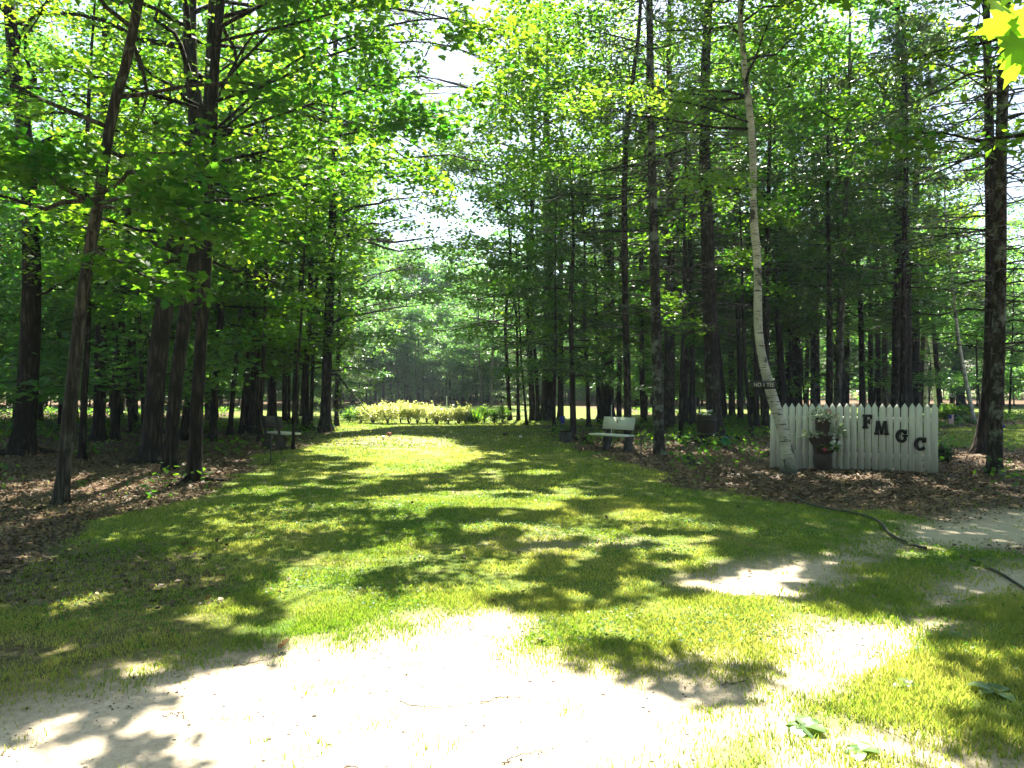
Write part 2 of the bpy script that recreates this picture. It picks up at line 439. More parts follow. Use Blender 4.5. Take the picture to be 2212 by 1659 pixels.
M = dict(
    maple=leaf_mat('maple_leaf', (.020, .072, .012), (.045, .115, .018), (.052, .29, .012), (.32, .55, .02), .52),
    oak=leaf_mat('oak_leaf', (.020, .068, .012), (.050, .112, .018), (.07, .32, .014), (.40, .57, .02), .52),
    birchleaf=leaf_mat('birch_leaf', (.026, .082, .015), (.055, .125, .02), (.09, .35, .02), (.36, .56, .03), .5),
    far=leaf_mat('far_leaf', (.022, .075, .022), (.050, .120, .036), (.065, .31, .045), (.28, .52, .06), .5, rough=.40, spec=.35),
    needle=leaf_mat('pine_needle', (.022, .055, .016), (.050, .095, .026), (.05, .13, .02), (.16, .26, .04), .32, rough=.35, spec=.5),
    hemlock=leaf_mat('hemlock_needle', (.018, .052, .018), (.040, .085, .026), (.04, .14, .02), (.12, .24, .03), .36, rough=.4),
    grass=leaf_mat('grass_blade', (.062, .145, .011), (.33, .335, .085), (.17, .35, .008), (.64, .60, .11), .45, rough=.45, spec=.3),
    weed=leaf_mat('weed_leaf', (.05, .12, .03), (.10, .18, .05), (.18, .34, .03), (.4, .5, .05), .4, rough=.4, spec=.5),
    hedge=leaf_mat('hedge_leaf', (.24, .30, .08), (.46, .47, .18), (.48, .58, .10), (.72, .70, .24), .5, rough=.4, spec=.5),
    litter=leaf_mat('dead_leaf', (.048, .033, .019), (.27, .20, .12), (.05, .025, .01), (.16, .09, .04), .15, rough=.55, spec=.12),
    pale=leaf_mat('variegated_leaf', (.12, .22, .07), (.75, .78, .66), (.15, .25, .05), (.5, .55, .35), .3),
    white=leaf_mat('white_petal', (.7, .7, .66), (.85, .85, .82), (.5, .5, .45), (.6, .6, .55), .3),
    pink=leaf_mat('pink_petal', (.62, .05, .16), (.80, .14, .26), (.5, .05, .1), (.6, .1, .2), .3),
    rosy=leaf_mat('rosy_petal', (.55, .25, .28), (.75, .45, .45), (.4, .2, .2), (.5, .3, .3), .3),
    bark_maple=bark_mat('maple_bark', (.050, .044, .034), (.135, .118, .092), (.15, .16, .12), .60, zs=.14, sc=16, bump=.7),
    bark_dark=bark_mat('oak_bark', (.022, .017, .013), (.075, .060, .046), (.10, .11, .08), .66, zs=.16, sc=13, bump=1.),
    bark_pine=bark_mat('pine_bark', (.024, .018, .014), (.088, .066, .052), (.13, .14, .115), .60, zs=.30, sc=12, bump=1.),
    bark_lichen=bark_mat('lichen_bark', (.032, .026, .020), (.090, .076, .060), (.20, .22, .18), .545, zs=.3, sc=15, bump=.8),
    bark_pale=bark_mat('pale_bark', (.12, .105, .085), (.26, .235, .20), (.28, .29, .25), .6, zs=.2, sc=12, bump=.5),
    birch=birch_mat(), ground=ground_mat(),
    paint=simple('white_paint', (.68, .67, .60), .55, .3, .09, 5, .12, stretch=(6, 6, .6)),
    black=simple('black_paint', (.008, .008, .008), .5, .25, .3, 20),
    signwood=simple('dark_sign_wood', (.022, .022, .016), .6, .3, .3, 12, .2),
    lettering=simple('cream_lettering', (.62, .60, .50), .6, .3, .08, 20),
    terracotta=simple('brown_pot', (.034, .021, .015), .5, .35, .4, 7, .25),
    hose=simple('hose_rubber', (.018, .022, .015), .35, .5, .3, 6),
    benchpaint=simple('bench_board', (.60, .61, .54), .6, .3, .10, 4, .1, stretch=(1, 8, 8)),
    greyboard=simple('grey_board', (.085, .080, .066), .7, .25, .2, 4, .2, stretch=(1, 8, 8)),
    concrete=simple('dark_support', (.040, .036, .030), .8, .2, .3, 9, .2),
    metal=simple('dark_metal', (.022, .022, .022), .45, .5, .3, 10),
    tub=simple('tub_wood', (.030, .021, .015), .8, .2, .35, 6, .4, stretch=(5, 5, .6)),
    green=simple('green_plastic', (.018, .20, .095), .35, .5, .15, 5),
    blue=simple('blue_cloth', (.030, .040, .34), .8, .2, .2, 8),
    moss=simple('mossy_wood', (.050, .055, .026), .9, .15, .5, 9, .8),
    rot=simple('rotten_wood', (.050, .034, .022), .9, .15, .5, 7, .9),
    red=simple('brown_red_paint', (.23, .075, .045), .5, .4, .2, 9),
    ball=simple('white_ball', (.72, .72, .68), .4, .4, .06, 9),
    pebble=simple('pebble', (.33, .29, .23), .8, .2, .4, 30),
    twig=simple('dry_twig', (.095, .065, .045), .85, .2, .4, 30),
    mulch=leaf_mat('mulch_chip', (.048, .030, .017), (.27, .19, .115), (.03, .02, .01), (.06, .04, .02), .08, rough=.6, spec=.12),
)
MAT_LEAF = dict(maple=('maple', MAPLE), oak=('oak', OAK), birch=('birchleaf', LEAF4), sapling=('maple', LEAF4), far=('far', LEAF4))

# ------------------------------------------------------------------ trees
COVER_X0, COVER_X1, COVER_Y0, COVER_Y1, CELL = -14., 13., 2.6, 36., .5
cover = np.zeros((int((COVER_X1 - COVER_X0) / CELL), int((COVER_Y1 - COVER_Y0) / CELL)))


def add_cover(P, area):
    z = np.maximum(P[:, 2], 0)
    X = P[:, 0] - SUN[0] / SUN[2] * z; Y = P[:, 1] - SUN[1] / SUN[2] * z
    h, _, _ = np.histogram2d(X, Y, bins=cover.shape, range=((COVER_X0, COVER_X1), (COVER_Y0, COVER_Y1)), weights=np.broadcast_to(area, (len(P),)))
    cover[...] += h / CELL ** 2


def in_frame(P, m=1.06):
    Y = np.maximum(P[:, 1], .1)
    return (np.abs(P[:, 0]) < .65 * m * Y + .4) & (P[:, 2] < 1.6 + .488 * m * Y + .4) & (P[:, 1] > 1)


class Tree:
    """collects wood and leaves in world space, then becomes an Empty with trunk and crown"""

    def __init__(s, name, label, kind, base, path, r0, H, group, cat='tree', barkmat='bark_dark'):
        s.name, s.label, s.kind, s.group, s.cat, s.bark = name, label, kind, group, cat, barkmat
        s.base = np.array([base[0], base[1], float(gz(base[0], base[1]))])
        s.H = H; s.r0 = r0
        pts = [s.base - [0, 0, .08]] + [np.array(p) for p in path]
        last = pts[-1]
        if last[2] < H:
            prev = pts[-2]; d = (last - prev) / max(np.linalg.norm(last - prev), .01)
            d = unit(d * .6 + np.array([0, 0, .5]))
            top = last + d * (H - last[2]) / max(d[2], .3)
            pts += [last * .5 + top * .5 + rng.normal(size=3) * [.12, .12, 0], top]
        s.axis = spline(pts, 26)
        s.leafP = []; s.wood = Buf(); s.crown = Buf(); s.limb = [] if barkmat == 'birch' else s.wood

    def at(s, z):
        zz = s.axis[:, 2]
        return np.stack([np.interp(z, zz, s.axis[:, i]) for i in range(3)], -1)

    def rad(s, z):
        f = np.clip((np.asarray(z) - s.base[2]) / s.H, 0, 1)
        return s.r0 * (1 - f ** 1.3) ** .8 * .92 + .008

    def trunk(s, sides=14, flare=.9, lobes=5, n=34, wob=.06):
        zz = np.concatenate([np.linspace(-.08, .8, 9), np.linspace(1.1, s.H, n)]) + s.base[2]
        ax = s.at(zz); h = zz - s.base[2]
        ax[:, 2] = zz
        r = s.rad(zz)
        a = np.arange(sides) * 2 * PI / sides
        ph = rng.random() * 6
        fl = flare * np.exp(-np.maximum(h, 0) / (.16 + .55 * s.r0))
        lob = .55 + .45 * np.cos(lobes * a + ph) * (1 + .4 * np.cos(2 * a + ph * 2))
        rr = r[:, None] * (1 + fl[:, None] * lob[None]) * (1 + wob * (vnoise(h[:, None] * 1.4 + ph * 9, np.cos(a)[None] * 1.5 + ph * 5 + np.sin(a)[None]) - .5) * 2)
        V = np.stack([ax[:, 0:1] + rr * np.cos(a), ax[:, 1:2] + rr * np.sin(a), np.broadcast_to(ax[:, 2:3], rr.shape)], -1)
        k = len(zz); idx = np.arange(k * sides).reshape(k, sides); nx = np.roll(idx, -1, 1)
        Q = np.stack([idx[:-1], nx[:-1], nx[1:], idx[1:]], -1).reshape(-1, 4)
        s.wood.add(V.reshape(-1, 3), Q)

    def roots(s, n=5, L=.9):
        for i in range(n):
            az = i * 2 * PI / n + rng.random() * .8
            d = np.array([math.cos(az), math.sin(az)])
            l = L * rng.uniform(.6, 1.2); t = np.linspace(0, 1, 7)
            px = s.base[0] + d[0] * (s.r0 * .7 + l * t) - d[1] * .12 * np.sin(t * 3) * rng.normal()
            py = s.base[1] + d[1] * (s.r0 * .7 + l * t) + d[0] * .12 * np.sin(t * 3) * rng.normal()
            z = gz(px, py) + s.r0 * .42 * (1 - t) ** 1.6 - .05 * t
            V, Q = tubes(np.stack([px, py, z], -1), s.r0 * (.42 * (1 - t) + .06), 7); s.wood.add(V, Q)

    def limbs(s, hs, L, elev, curve=.0, az=None, r=None, twigs=6, tw=.38, leafy=True, spray=.42, per=14, sides=5, jitter=.06, azc=None):
        m = len(hs)
        if m == 0: return
        hs = np.asarray(hs); L = np.broadcast_to(L, (m,))
        if az is None: az = np.arange(m) * 2.4 + rng.random() * 6 + rng.normal(size=m) * .4
        el = np.broadcast_to(elev, (m,)) + rng.normal(size=m) * .12
        k = 7; t = np.linspace(0, 1, k)
        st = s.at(hs + s.base[2])
        hd = np.stack([np.cos(az), np.sin(az)], -1)
        bend = rng.normal(size=m) * .25
        P = np.zeros((m, k, 3))
        hor = (L * np.cos(el))[:, None] * t
        side = (L * bend)[:, None] * t ** 2 * .5
        P[:, :, 0] = st[:, 0:1] + hd[:, 0:1] * hor - hd[:, 1:2] * side
        P[:, :, 1] = st[:, 1:2] + hd[:, 1:2] * hor + hd[:, 0:1] * side
        P[:, :, 2] = st[:, 2:3] + (L * np.sin(el))[:, None] * t + (L * curve)[:, None] * t ** 2
        P[:, 1:] += np.cumsum(rng.normal(size=(m, k - 1, 3)) * (L * jitter)[:, None, None] * [1, 1, .7], 1) * .6
        rb = np.minimum(s.rad(hs + s.base[2]) * .55, (.012 + .011 * L) if r is None else r)
        R = rb[:, None] * (1 - t * .85)[None]
        lb_ = [Buf() for _ in range(m)] if s.limb is not s.wood else None
        if lb_ is None: s.wood.add(*tubes(P, R, sides))
        else:
            for q in range(m): lb_[q].add(*tubes(P[q], R[q], sides))
            s.limb += lb_
        if twigs:
            tj = np.sort(rng.uniform(.22, 1., (m, twigs)), 1)
            i0 = np.minimum((tj * (k - 1)).astype(int), k - 2); f = (tj * (k - 1) - i0)[..., None]
            S = np.take_along_axis(P, i0[..., None].repeat(3, 2), 1) * (1 - f) + np.take_along_axis(P, (i0 + 1)[..., None].repeat(3, 2), 1) * f
            sg = np.where(np.arange(twigs) % 2 == 0, 1, -1)[None] * rng.uniform(.5, 1.15, (m, twigs))
            aa = az[:, None] + sg + bend[:, None] * .8
            l2 = (L[:, None] * tw * (1.15 - tj) + .22) * rng.uniform(.7, 1.25, (m, twigs))
            kk = 4; t2 = np.linspace(0, 1, kk)
            D = np.stack([np.cos(aa), np.sin(aa), rng.normal(size=aa.shape) * .18 + .06], -1)
            W = S[:, :, None] + D[:, :, None] * (l2[..., None] * t2)[..., None]
            W[..., 2] += (-.10 * l2[..., None] * t2 ** 2)
            W[:, :, 1:] += rng.normal(size=W[:, :, 1:].shape) * .03
            W = W.reshape(-1, kk, 3)
            rw = np.minimum(np.repeat(rb * .45, twigs), .012)[:, None] * (1 - .8 * t2)[None]
            rw = np.maximum(rw, .0022)
            if lb_ is None: s.wood.add(*tubes(W, rw, 3))
            else:
                for q in range(m): lb_[q].add(*tubes(W[q * twigs:(q + 1) * twigs], rw[q * twigs:(q + 1) * twigs], 3))
            if leafy:
                for q in (1, 2, 3):
                    s.spray(W[:, q], np.full(len(W), spray), per)
        if leafy:
            s.spray(P[:, -1], np.full(m, spray), per); s.spray(P[:, -2], np.full(m, spray), per)
        return P

    def spray(s, C, rad, per):
        n = len(C)
        if not n: return
        C = np.repeat(C, per, 0); rad = np.repeat(rad, per)
        a = rng.random(len(C)) * 2 * PI; rr = np.sqrt(rng.random(len(C))) * rad
        P = C + np.stack([np.cos(a) * rr, np.sin(a) * rr, rng.normal(size=len(C)) * .07 * (1 + rad) - .18 * rr * rr / (rad + .01)], -1)
        s.leafP.append(P)

    def finish(s, size, keep=1., lobed_to=15., tilt=.42, bias=0., cull=True, sunny=True):
        """turn the leaf positions into leaf faces, with lighter detail outside the picture and far off"""
        if s.leafP:
            P = np.concatenate(s.leafP)
            P = P[P[:, 2] > s.base[2] + .5]
            if keep < 1: P = P[rng.random(len(P)) < keep]
            if sunny: P = P[sun_keep(P, True)]
            inf = in_frame(P)
            key, tm = MAT_LEAF[s.kind]
            A = P[inf]; B = P[~inf]
            B = B[rng.random(len(B)) < .42]
            Y = float(s.base[1])
            sz = size * rng.uniform(.7, 1.25, len(A)); szb = size * 1.55 * rng.uniform(.75, 1.2, len(B))
            def tn(X): return np.clip(.5 + bias + (fbm(X[:, 0] * 1.1 + X[:, 2], X[:, 1] * 1.1 - X[:, 2] * .7, 2) - .5) * .9 + rng.normal(size=len(X)) * .16, 0, 1)
            if len(A): leaves(s.crown, A, sz, tm if Y < lobed_to else LEAF4, tilt, tint=tn(A), droop=.35)
            if len(B): leaves(s.crown, B, szb, LEAF4, tilt, tint=tn(B), droop=.35)
            add_cover(A, .40 * size ** 2 * .8); add_cover(B, .40 * (size * 1.55) ** 2 * .8)
        return s

    def emit(s, crown_mat=None):
        root = empty(s.name, s.base, s.label, s.cat, s.group)
        link('trunk', s.wood.mesh('trunk', M[s.bark], True, s.base, False), root)
        if s.limb is not s.wood:
            for lb_ in s.limb: link('limb', lb_.mesh('limb', M['bark_dark'], True, s.base, False), root)
        if s.crown.n:
            link('crown', s.crown.mesh('crown', M[crown_mat or MAT_LEAF[s.kind][0]], False, s.base), root)
        s.root = root
        return root


def needles(buf, C, D, n, L, width=1., spread=.5):
    """tufts of needles at C pointing along D"""
    P = np.repeat(C, n, 0); DD = unit(np.repeat(D, n, 0) + rng.normal(size=(len(P), 3)) * spread)
    P = P + DD * .01 + rng.normal(size=P.shape) * .05
    tv = NEEDLE[0] * np.array([width, 1, 1])
    leaves(buf, P, L * rng.uniform(.7, 1.2, len(P)), (tv, NEEDLE[1]), .9, D=DD)


def conifer_crown(t, h0, dh, L0, n_per, droop, dens, nl, width=1.6, top=1.0, spread=.5, fan=.9):
    """whorls of living needle branches from h0 to the top"""
    hs = []; z = h0
    while z < t.H - .4:
        hs += [z + rng.normal() * .08 for _ in range(n_per)]; z += dh * rng.uniform(.8, 1.2)
    hs = np.array(hs)
    L = L0 * np.clip((t.H - hs) / (t.H - h0), .05, 1) ** .8 * rng.uniform(.65, 1.15, len(hs)) + .25
    az = np.arange(len(hs)) * 2.4 + rng.normal(size=len(hs)) * .4
    P = t.limbs(hs, L, -.02 + .1, -droop, az=az, twigs=0, leafy=False, r=.008 + .006 * L, sides=4, jitter=.04)
    m, k, _ = P.shape
    q = dens
    tj = rng.uniform(.18, 1, (m, q)); i0 = np.minimum((tj * (k - 1)).astype(int), k - 2); f = (tj * (k - 1) - i0)[..., None]
    S = np.take_along_axis(P, i0[..., None].repeat(3, 2), 1) * (1 - f) + np.take_along_axis(P, (i0 + 1)[..., None].repeat(3, 2), 1) * f
    sg = rng.choice([-1, 1], (m, q)) * rng.uniform(.3, 1.2, (m, q))
    aa = az[:, None] + sg
    l2 = L[:, None] * .42 * (1.2 - tj) * fan + .12
    D = np.stack([np.cos(aa), np.sin(aa), -.12 + rng.normal(size=aa.shape) * .08 - droop * .5], -1)
    for u in (.25, .6, 1.0):
        C = (S + D * (l2 * u)[..., None]).reshape(-1, 3)
        ok = sun_keep(C)
        C = C[ok]; DD = D.reshape(-1, 3)[ok]
        needles(t.crown, C, DD, nl, .15, width, spread)
        add_cover(C, nl * .15 * .15 * .1 * width * .8)
    return P


def dead_branches(t, lo, hi, n, L=1.6, droop=.12):
    hs = rng.uniform(lo, hi, n)
    Ls = L * rng.uniform(.3, 1.25, n)
    t.limbs(hs, Ls, .06, -droop, twigs=5, tw=.42, leafy=False, r=.006 + .006 * Ls, sides=4, jitter=.05)


def px_path(pts, Y, depth=0.):
    out = []
    for i, (x, y) in enumerate(pts):
        out.append(wp(x, y, Y + depth * (i + 1)))
    return out


TREES = []
GL, GM, GR = 'trees along the left of the lawn', 'trees along the right of the lawn', 'trees behind the picket fence'


def deciduous(label, kind, bx, by, w, path, H=15, h0=2.6, R=3.2, group=GL, bark='bark_dark', dens=2.0, per=12, size=None, name=None,
              flare=.9, roots=0, elev=.45, up=1.0, bias=0., lean=None, spray=.42, lobed=15., keep=1.):
    x, y = gp(bx, by)
    r0 = w / F * y * .5
    P = px_path(path, y)
    t = Tree(name or {'maple': 'maple_tree', 'oak': 'oak_tree', 'sapling': 'sapling_tree', 'birch': 'birch_tree', 'far': 'forest_tree'}[kind],
             label, kind, (x, y), P, r0, H, group, barkmat=bark)
    t.trunk(sides=14 if w > 20 else 9, flare=flare, lobes=5)
    if roots: t.roots(roots)
    n = int((H - h0) * dens)
    hs = np.sort(rng.uniform(h0, H * .97, n)); f = (hs - h0) / (H - h0)
    L = R * (.45 + .75 * np.sin(PI * np.clip(f * .8 + .18, 0, 1))) * rng.uniform(.6, 1.15, n) * np.where(f < .25, .8, 1)
    t.limbs(hs, L, elev * (0.25 + .9 * f), -.12, per=per, spray=spray)
    t.size = size or (.115 if y < 18 else .14 if y < 28 else .18)
    t.opts = dict(keep=keep, bias=bias, lobed_to=lobed)
    TREES.append(t)
    return t


def pine(label, bx, by, w, path, H=17, h0=7.5, R=2.4, group=GR, bark='bark_pine', nd=40, dl=1.7, d0=2.0, flare=.6, name='pine_tree', dens=7, nl=4, roots=0, width=2.2):
    x, y = gp(bx, by)
    t = Tree(name, label, 'far', (x, y), px_path(path, y), w / F * y * .5, H, group, barkmat=bark)
    t.trunk(sides=14 if w > 20 else 9, flare=flare)
    if roots: t.roots(roots)
    dead_branches(t, d0, h0 + 2, nd, dl)
    conifer_crown(t, h0, .55, R, 4, .06, dens, nl, width)
    t.opts = None
    TREES.append(t)
    return t


# --- left of the lawn
T1 = deciduous('pale lichened maple trunk leaning right, nearest tree left of the lawn', 'maple', 130, 1088, 28,
               [(150, 900), (178, 640), (213, 430), (245, 230), (283, 90)], 13, 2.7, 3.4, bark='bark_maple', dens=2.6, flare=.55, per=14)
T2 = deciduous('thick dark oak with flared foot at the left edge of the photo', 'oak', 47, 984, 44,
               [(62, 800), (68, 600), (60, 350), (30, 130)], 16, 3.0, 3.6, flare=1.1, roots=4)
T3 = deciduous('massive dark oak with spreading roots, thickest trunk left of the lawn', 'oak', 324, 1000, 43,
               [(335, 850), (352, 680), (398, 420), (425, 260), (410, 120)], 18, 4.2, 4.2, flare=1.0, roots=7, dens=2.2)
T4 = deciduous('dark trunk pressed against the right side of the massive oak', 'oak', 366, 1013, 29,
               [(378, 850), (400, 680), (425, 520), (440, 320), (452, 180)], 17, 4.6, 3.6, flare=.5, dens=1.8)
T5 = deciduous('slender dark maple just right of the twin oaks, foot in moss', 'maple', 417, 1041, 28,
               [(425, 880), (437, 680), (448, 500), (458, 300), (465, 120)], 15, 3.4, 3.4, flare=.9, roots=3, dens=2.2)
deciduous('thin dark trunk close behind the pale leaning maple', 'sapling', 178, 992, 14, [(182, 850), (190, 700)], 11, 3.0, 2.2, name='maple_tree')
deciduous('straight dark trunk right of the pale maple, foot in leaf litter', 'maple', 213, 953, 25, [(216, 800), (222, 560), (225, 300)], 15, 3.4, 3.0)
deciduous('slim dark trunk leaning right between pale maple and massive oak', 'maple', 247, 956, 18, [(255, 800), (266, 640), (282, 400)], 14, 3.6, 2.8)
deciduous('tall grey trunk rising behind the massive oak', 'oak', 333, 940, 28, [(345, 750), (353, 466), (362, 200)], 17, 5, 3.2)
deciduous('leaning trunk tucked behind the slender mossy maple', 'maple', 396, 950, 17, [(412, 820), (432, 690), (450, 500)], 13, 3.5, 2.6)
deciduous('slim straight trunk right of the slender mossy maple', 'maple', 458, 953, 16, [(468, 800), (480, 640), (490, 400)], 14, 3.2, 2.6)
deciduous('thin bent trunk left of the dark grey bench', 'sapling', 495, 941, 11, [(508, 800), (520, 680), (525, 500)], 10, 2.6, 2.0, name='maple_tree')
deciduous('very thin trunk second left of the dark grey bench', 'sapling', 520, 941, 9, [(530, 820), (540, 700)], 9, 2.4, 1.9)
deciduous('stout dark trunk directly behind the dark grey bench', 'maple', 548, 939, 20, [(552, 800), (556, 650), (560, 450)], 15, 2.3, 3.7)
deciduous('slim trunk standing at the left end of the dark grey bench', 'sapling', 560, 956, 10, [(566, 830), (572, 700), (575, 560)], 10, 2.4, 2.2)
deciduous('flared green tinged trunk beyond the dark grey bench', 'maple', 590, 920, 18, [(588, 800), (588, 650)], 15, 2.3, 3.7, flare=1.3)
deciduous('thin stem in front of the seat of the dark grey bench', 'sapling', 632, 974, 6, [(636, 880), (645, 760), (650, 700)], 7, 2.6, 1.5)
deciduous('pencil thin trunk right of the flared green trunk', 'sapling', 612, 918, 6, [(613, 800), (616, 700)], 9, 2.3, 2.5)
deciduous('twin of pencil thin trunks, the right one, beyond bench', 'sapling', 624, 918, 6, [(625, 800), (630, 690)], 9, 1.9, 2.5)
deciduous('slim brown trunk midway between bench and lawn mouth on the left', 'maple', 637, 928, 14, [(640, 800), (648, 650)], 13, 1.9, 3.3)
deciduous('trunk flaring toward the lawn, left of the last stout trunk', 'maple', 662, 931, 15, [(660, 820), (668, 700)], 13, 1.9, 3.5, flare=1.7)
T22 = deciduous('last stout dark trunk on the left before the flowering hedge', 'maple', 702, 932, 23, [(706, 800), (712, 650), (718, 500)], 18, 1.9, 4.9, flare=1.1)
deciduous('slim dark trunk right beside the last stout left trunk', 'sapling', 727, 921, 9, [(728, 820), (732, 700)], 10, 1.9, 3.1)

# --- right of the lawn
deciduous('first slim trunk right of the hedge at the far lawn corner', 'sapling', 1102, 909, 9, [(1096, 800), (1092, 700)], 11, 1.9, 3.7, group=GM)
deciduous('second slim trunk from the hedge on the right lawn edge', 'sapling', 1120, 910, 7, [(1118, 800), (1116, 700)], 10, 1.9, 3.5, group=GM)
deciduous('very thin leaning stem between slim trunks by right lawn corner', 'sapling', 1138, 919, 5, [(1132, 850), (1126, 780)], 7, 1.9, 2.5, group=GM)
deciduous('tapering dark trunk left of the broad flared right trunk', 'maple', 1152, 909, 14, [(1145, 780), (1142, 650)], 19, 1.9, 5.7, group=GM)
deciduous('broad flared dark trunk at the far right lawn edge', 'oak', 1180, 908, 28, [(1184, 800), (1186, 600)], 20, 4.0, 5.2, group=GM, flare=.9)
deciduous('thin stem rising beside the two small dark bins', 'sapling', 1197, 937, 8, [(1197, 840), (1200, 740)], 9, 1.9, 2.7, group=GM)
deciduous('straight dark trunk behind the blue cloth', 'maple', 1211, 909, 14, [(1211, 780), (1212, 600)], 14, 1.9, 3.9, group=GM)
TH = pine('dark drooping evergreen above the two small bins', 1239, 951, 14, [(1236, 800), (1233, 650)], 8.0, 2.2, 2.3, group=GM, nd=6, dl=.8, name='hemlock_tree', bark='bark_dark')
deciduous('leafy young maple behind the drooping evergreen, left of white bench', 'sapling', 1272, 927, 9, [(1268, 800), (1262, 700)], 10, 1.9, 3.0, group=GM, dens=3., name='maple_tree')
deciduous('leafy young maple in front of the huge trunk behind white bench', 'sapling', 1296, 916, 9, [(1290, 800)], 10, 2.0, 3.0, group=GM, dens=3., name='maple_tree')
deciduous('bright leafy young maple hanging over the far right lawn edge', 'sapling', 1163, 911, 9, [(1158, 800), (1150, 700)], 11, 1.9, 3.6, group=GM, dens=3., name='maple_tree')
deciduous('bright leafy young maple at the left lawn edge behind the grey bench', 'sapling', 672, 924, 8, [(675, 800), (680, 700)], 11, 1.9, 3.6, dens=3., name='maple_tree')
deciduous('leafy young maple left of the grey bench with low boughs', 'sapling', 533, 932, 9, [(538, 800), (545, 700)], 10, 2.3, 2.8, dens=3., name='maple_tree')
deciduous('huge dark trunk standing behind the white bench', 'oak', 1310, 906, 32, [(1312, 780), (1316, 600)], 17, 4.5, 4.2, group=GM, flare=1.0)
deciduous('slim dark trunk right of the huge trunk behind the white bench', 'maple', 1337, 913, 11, [(1338, 780), (1342, 560)], 14, 4, 2.6, group=GM)
pine('dark straight trunk touching the right end of the white bench', 1357, 957, 17, [(1354, 800), (1350, 600), (1352, 300)], 16, 7, 2.2, group=GM, nd=46)
pine('slim grey pine between white bench and lichen speckled pine', 1390, 913, 13, [(1386, 760), (1384, 500)], 16, 8, 2.2, group=GM, nd=34)
TP = pine('lichen speckled pine with bare radiating branches beside the thin black stake', 1425, 983, 24, [(1420, 800), (1412, 500), (1405, 200), (1403, 0)], 17, 6.0, 2.6, group=GM, bark='bark_lichen', nd=70, dl=2.0, d0=2.6, flare=.4)
pine('thick dark pine just behind the lichen speckled one', 1446, 931, 26, [(1446, 780), (1448, 500)], 18, 8, 2.6, group=GM, nd=46)
deciduous('thin dark stem right of the thick dark pine', 'sapling', 1470, 953, 9, [(1472, 820), (1478, 650)], 10, 3.0, 2.0, group=GM)

# --- around and behind the fence
TB = pine('big straight pine behind the flower tub and green basin', 1546, 951, 35, [(1538, 800), (1528, 520), (1522, 200)], 19, 7.5, 2.8, nd=80, dl=2.0, flare=.75, roots=6, d0=3.)
deciduous('forked slim stem left of the big straight pine', 'sapling', 1493, 930, 8, [(1496, 800), (1490, 680)], 9, 2.6, 2.0, group=GR)
deciduous('slim dark trunk midway between big pine and white birch', 'maple', 1600, 920, 13, [(1598, 800), (1592, 600)], 13, 5.2, 2.6, group=GR)
deciduous('thin brown stem leaning left behind the sign', 'sapling', 1624, 944, 8, [(1614, 840), (1606, 720)], 8, 4.2, 1.8, group=GR)
deciduous('grey trunk rising behind the small tee sign', 'maple', 1634, 930, 13, [(1634, 800), (1632, 600)], 14, 5.6, 2.6, group=GR)
pine('leftmost of three close dark pines behind the fence', 1684, 906, 22, [(1684, 700), (1688, 400), (1692, 200)], 18, 8, 2.4, nd=54, bark='bark_dark')
pine('reddish barked middle pine of the three behind the fence', 1706, 901, 21, [(1706, 700), (1708, 400)], 18, 8.5, 2.4, nd=40)
pine('bulging rightmost of the three close pines behind the fence', 1726, 906, 19, [(1720, 700), (1716, 400)], 17, 8, 2.2, nd=40)
deciduous('thin dark trunk between the three pines and lichened pine', 'maple', 1742, 897, 10, [(1744, 760), (1746, 600)], 13, 7, 2.2, group=GR)
pine('lichened pine rising right above the flower pots', 1762, 907, 21, [(1760, 700), (1757, 400), (1754, 150)], 18, 8, 2.6, nd=70, bark='bark_lichen', dl=1.9)
pine('dark trunk above the fence gap right of the flower pots', 1808, 900, 15, [(1808, 700), (1806, 400)], 17, 8, 2.2, nd=40)
pine('slimmer dark trunk above the letter F', 1828, 899, 13, [(1830, 700), (1834, 450)], 16, 8, 2.2, nd=34)
deciduous('curving slender tree with a forked top above letter M', 'maple', 1863, 908, 14, [(1860, 700), (1848, 500), (1836, 390), (1815, 220), (1808, 130)], 13, 6.5, 2.6, group=GR, bark='bark_dark')
deciduous('straight slim trunk right of the curving slender tree', 'maple', 1881, 899, 12, [(1880, 700), (1876, 500)], 14, 8, 2.2, group=GR)
pine('dark slim pine between letters M and G over the fence', 1898, 900, 12, [(1896, 700), (1892, 400)], 16, 8, 2.0, nd=34)
TO = deciduous('big rough barked oak with a pale scar above letter G', 'oak', 1950, 922, 42, [(1950, 700), (1948, 480), (1945, 280), (1940, 60)], 18, 7.5, 3.8, group=GR, flare=.35, lobed=17.)
deciduous('second oak stem leaning right behind the big rough oak', 'oak', 1976, 905, 23, [(1976, 700), (1978, 433), (1990, 150), (1996, 0)], 18, 8, 3.4, group=GR, flare=.3)
deciduous('thin dark trunk leaning right past the big rough oak', 'maple', 1988, 893, 11, [(1993, 760), (2002, 560), (2010, 350)], 14, 7.5, 2.2, group=GR)
deciduous('white birch trunk standing behind the right end of the fence', 'birch', 1998, 893, 13, [(1999, 760), (2006, 600), (2022, 460), (2036, 300)], 15, 6, 2.6, group=GR, bark='birch', dens=1.6)
deciduous('pale birch stem leaning left over the fence end', 'birch', 2024, 885, 10, [(2018, 800), (2010, 700)], 11, 4.6, 2.2, group=GR, bark='birch', dens=1.6)
deciduous('dark tree standing behind the garden bed on the right', 'maple', 2076, 877, 17, [(2074, 760), (2070, 560)], 15, 3, 3.2, group=GR)
deciduous('slanting pale birch stem beside the dark leaning trunk', 'birch', 2106, 915, 9, [(2092, 850), (2072, 745), (2060, 640)], 11, 5, 2.2, group=GR, bark='birch', dens=1.6)
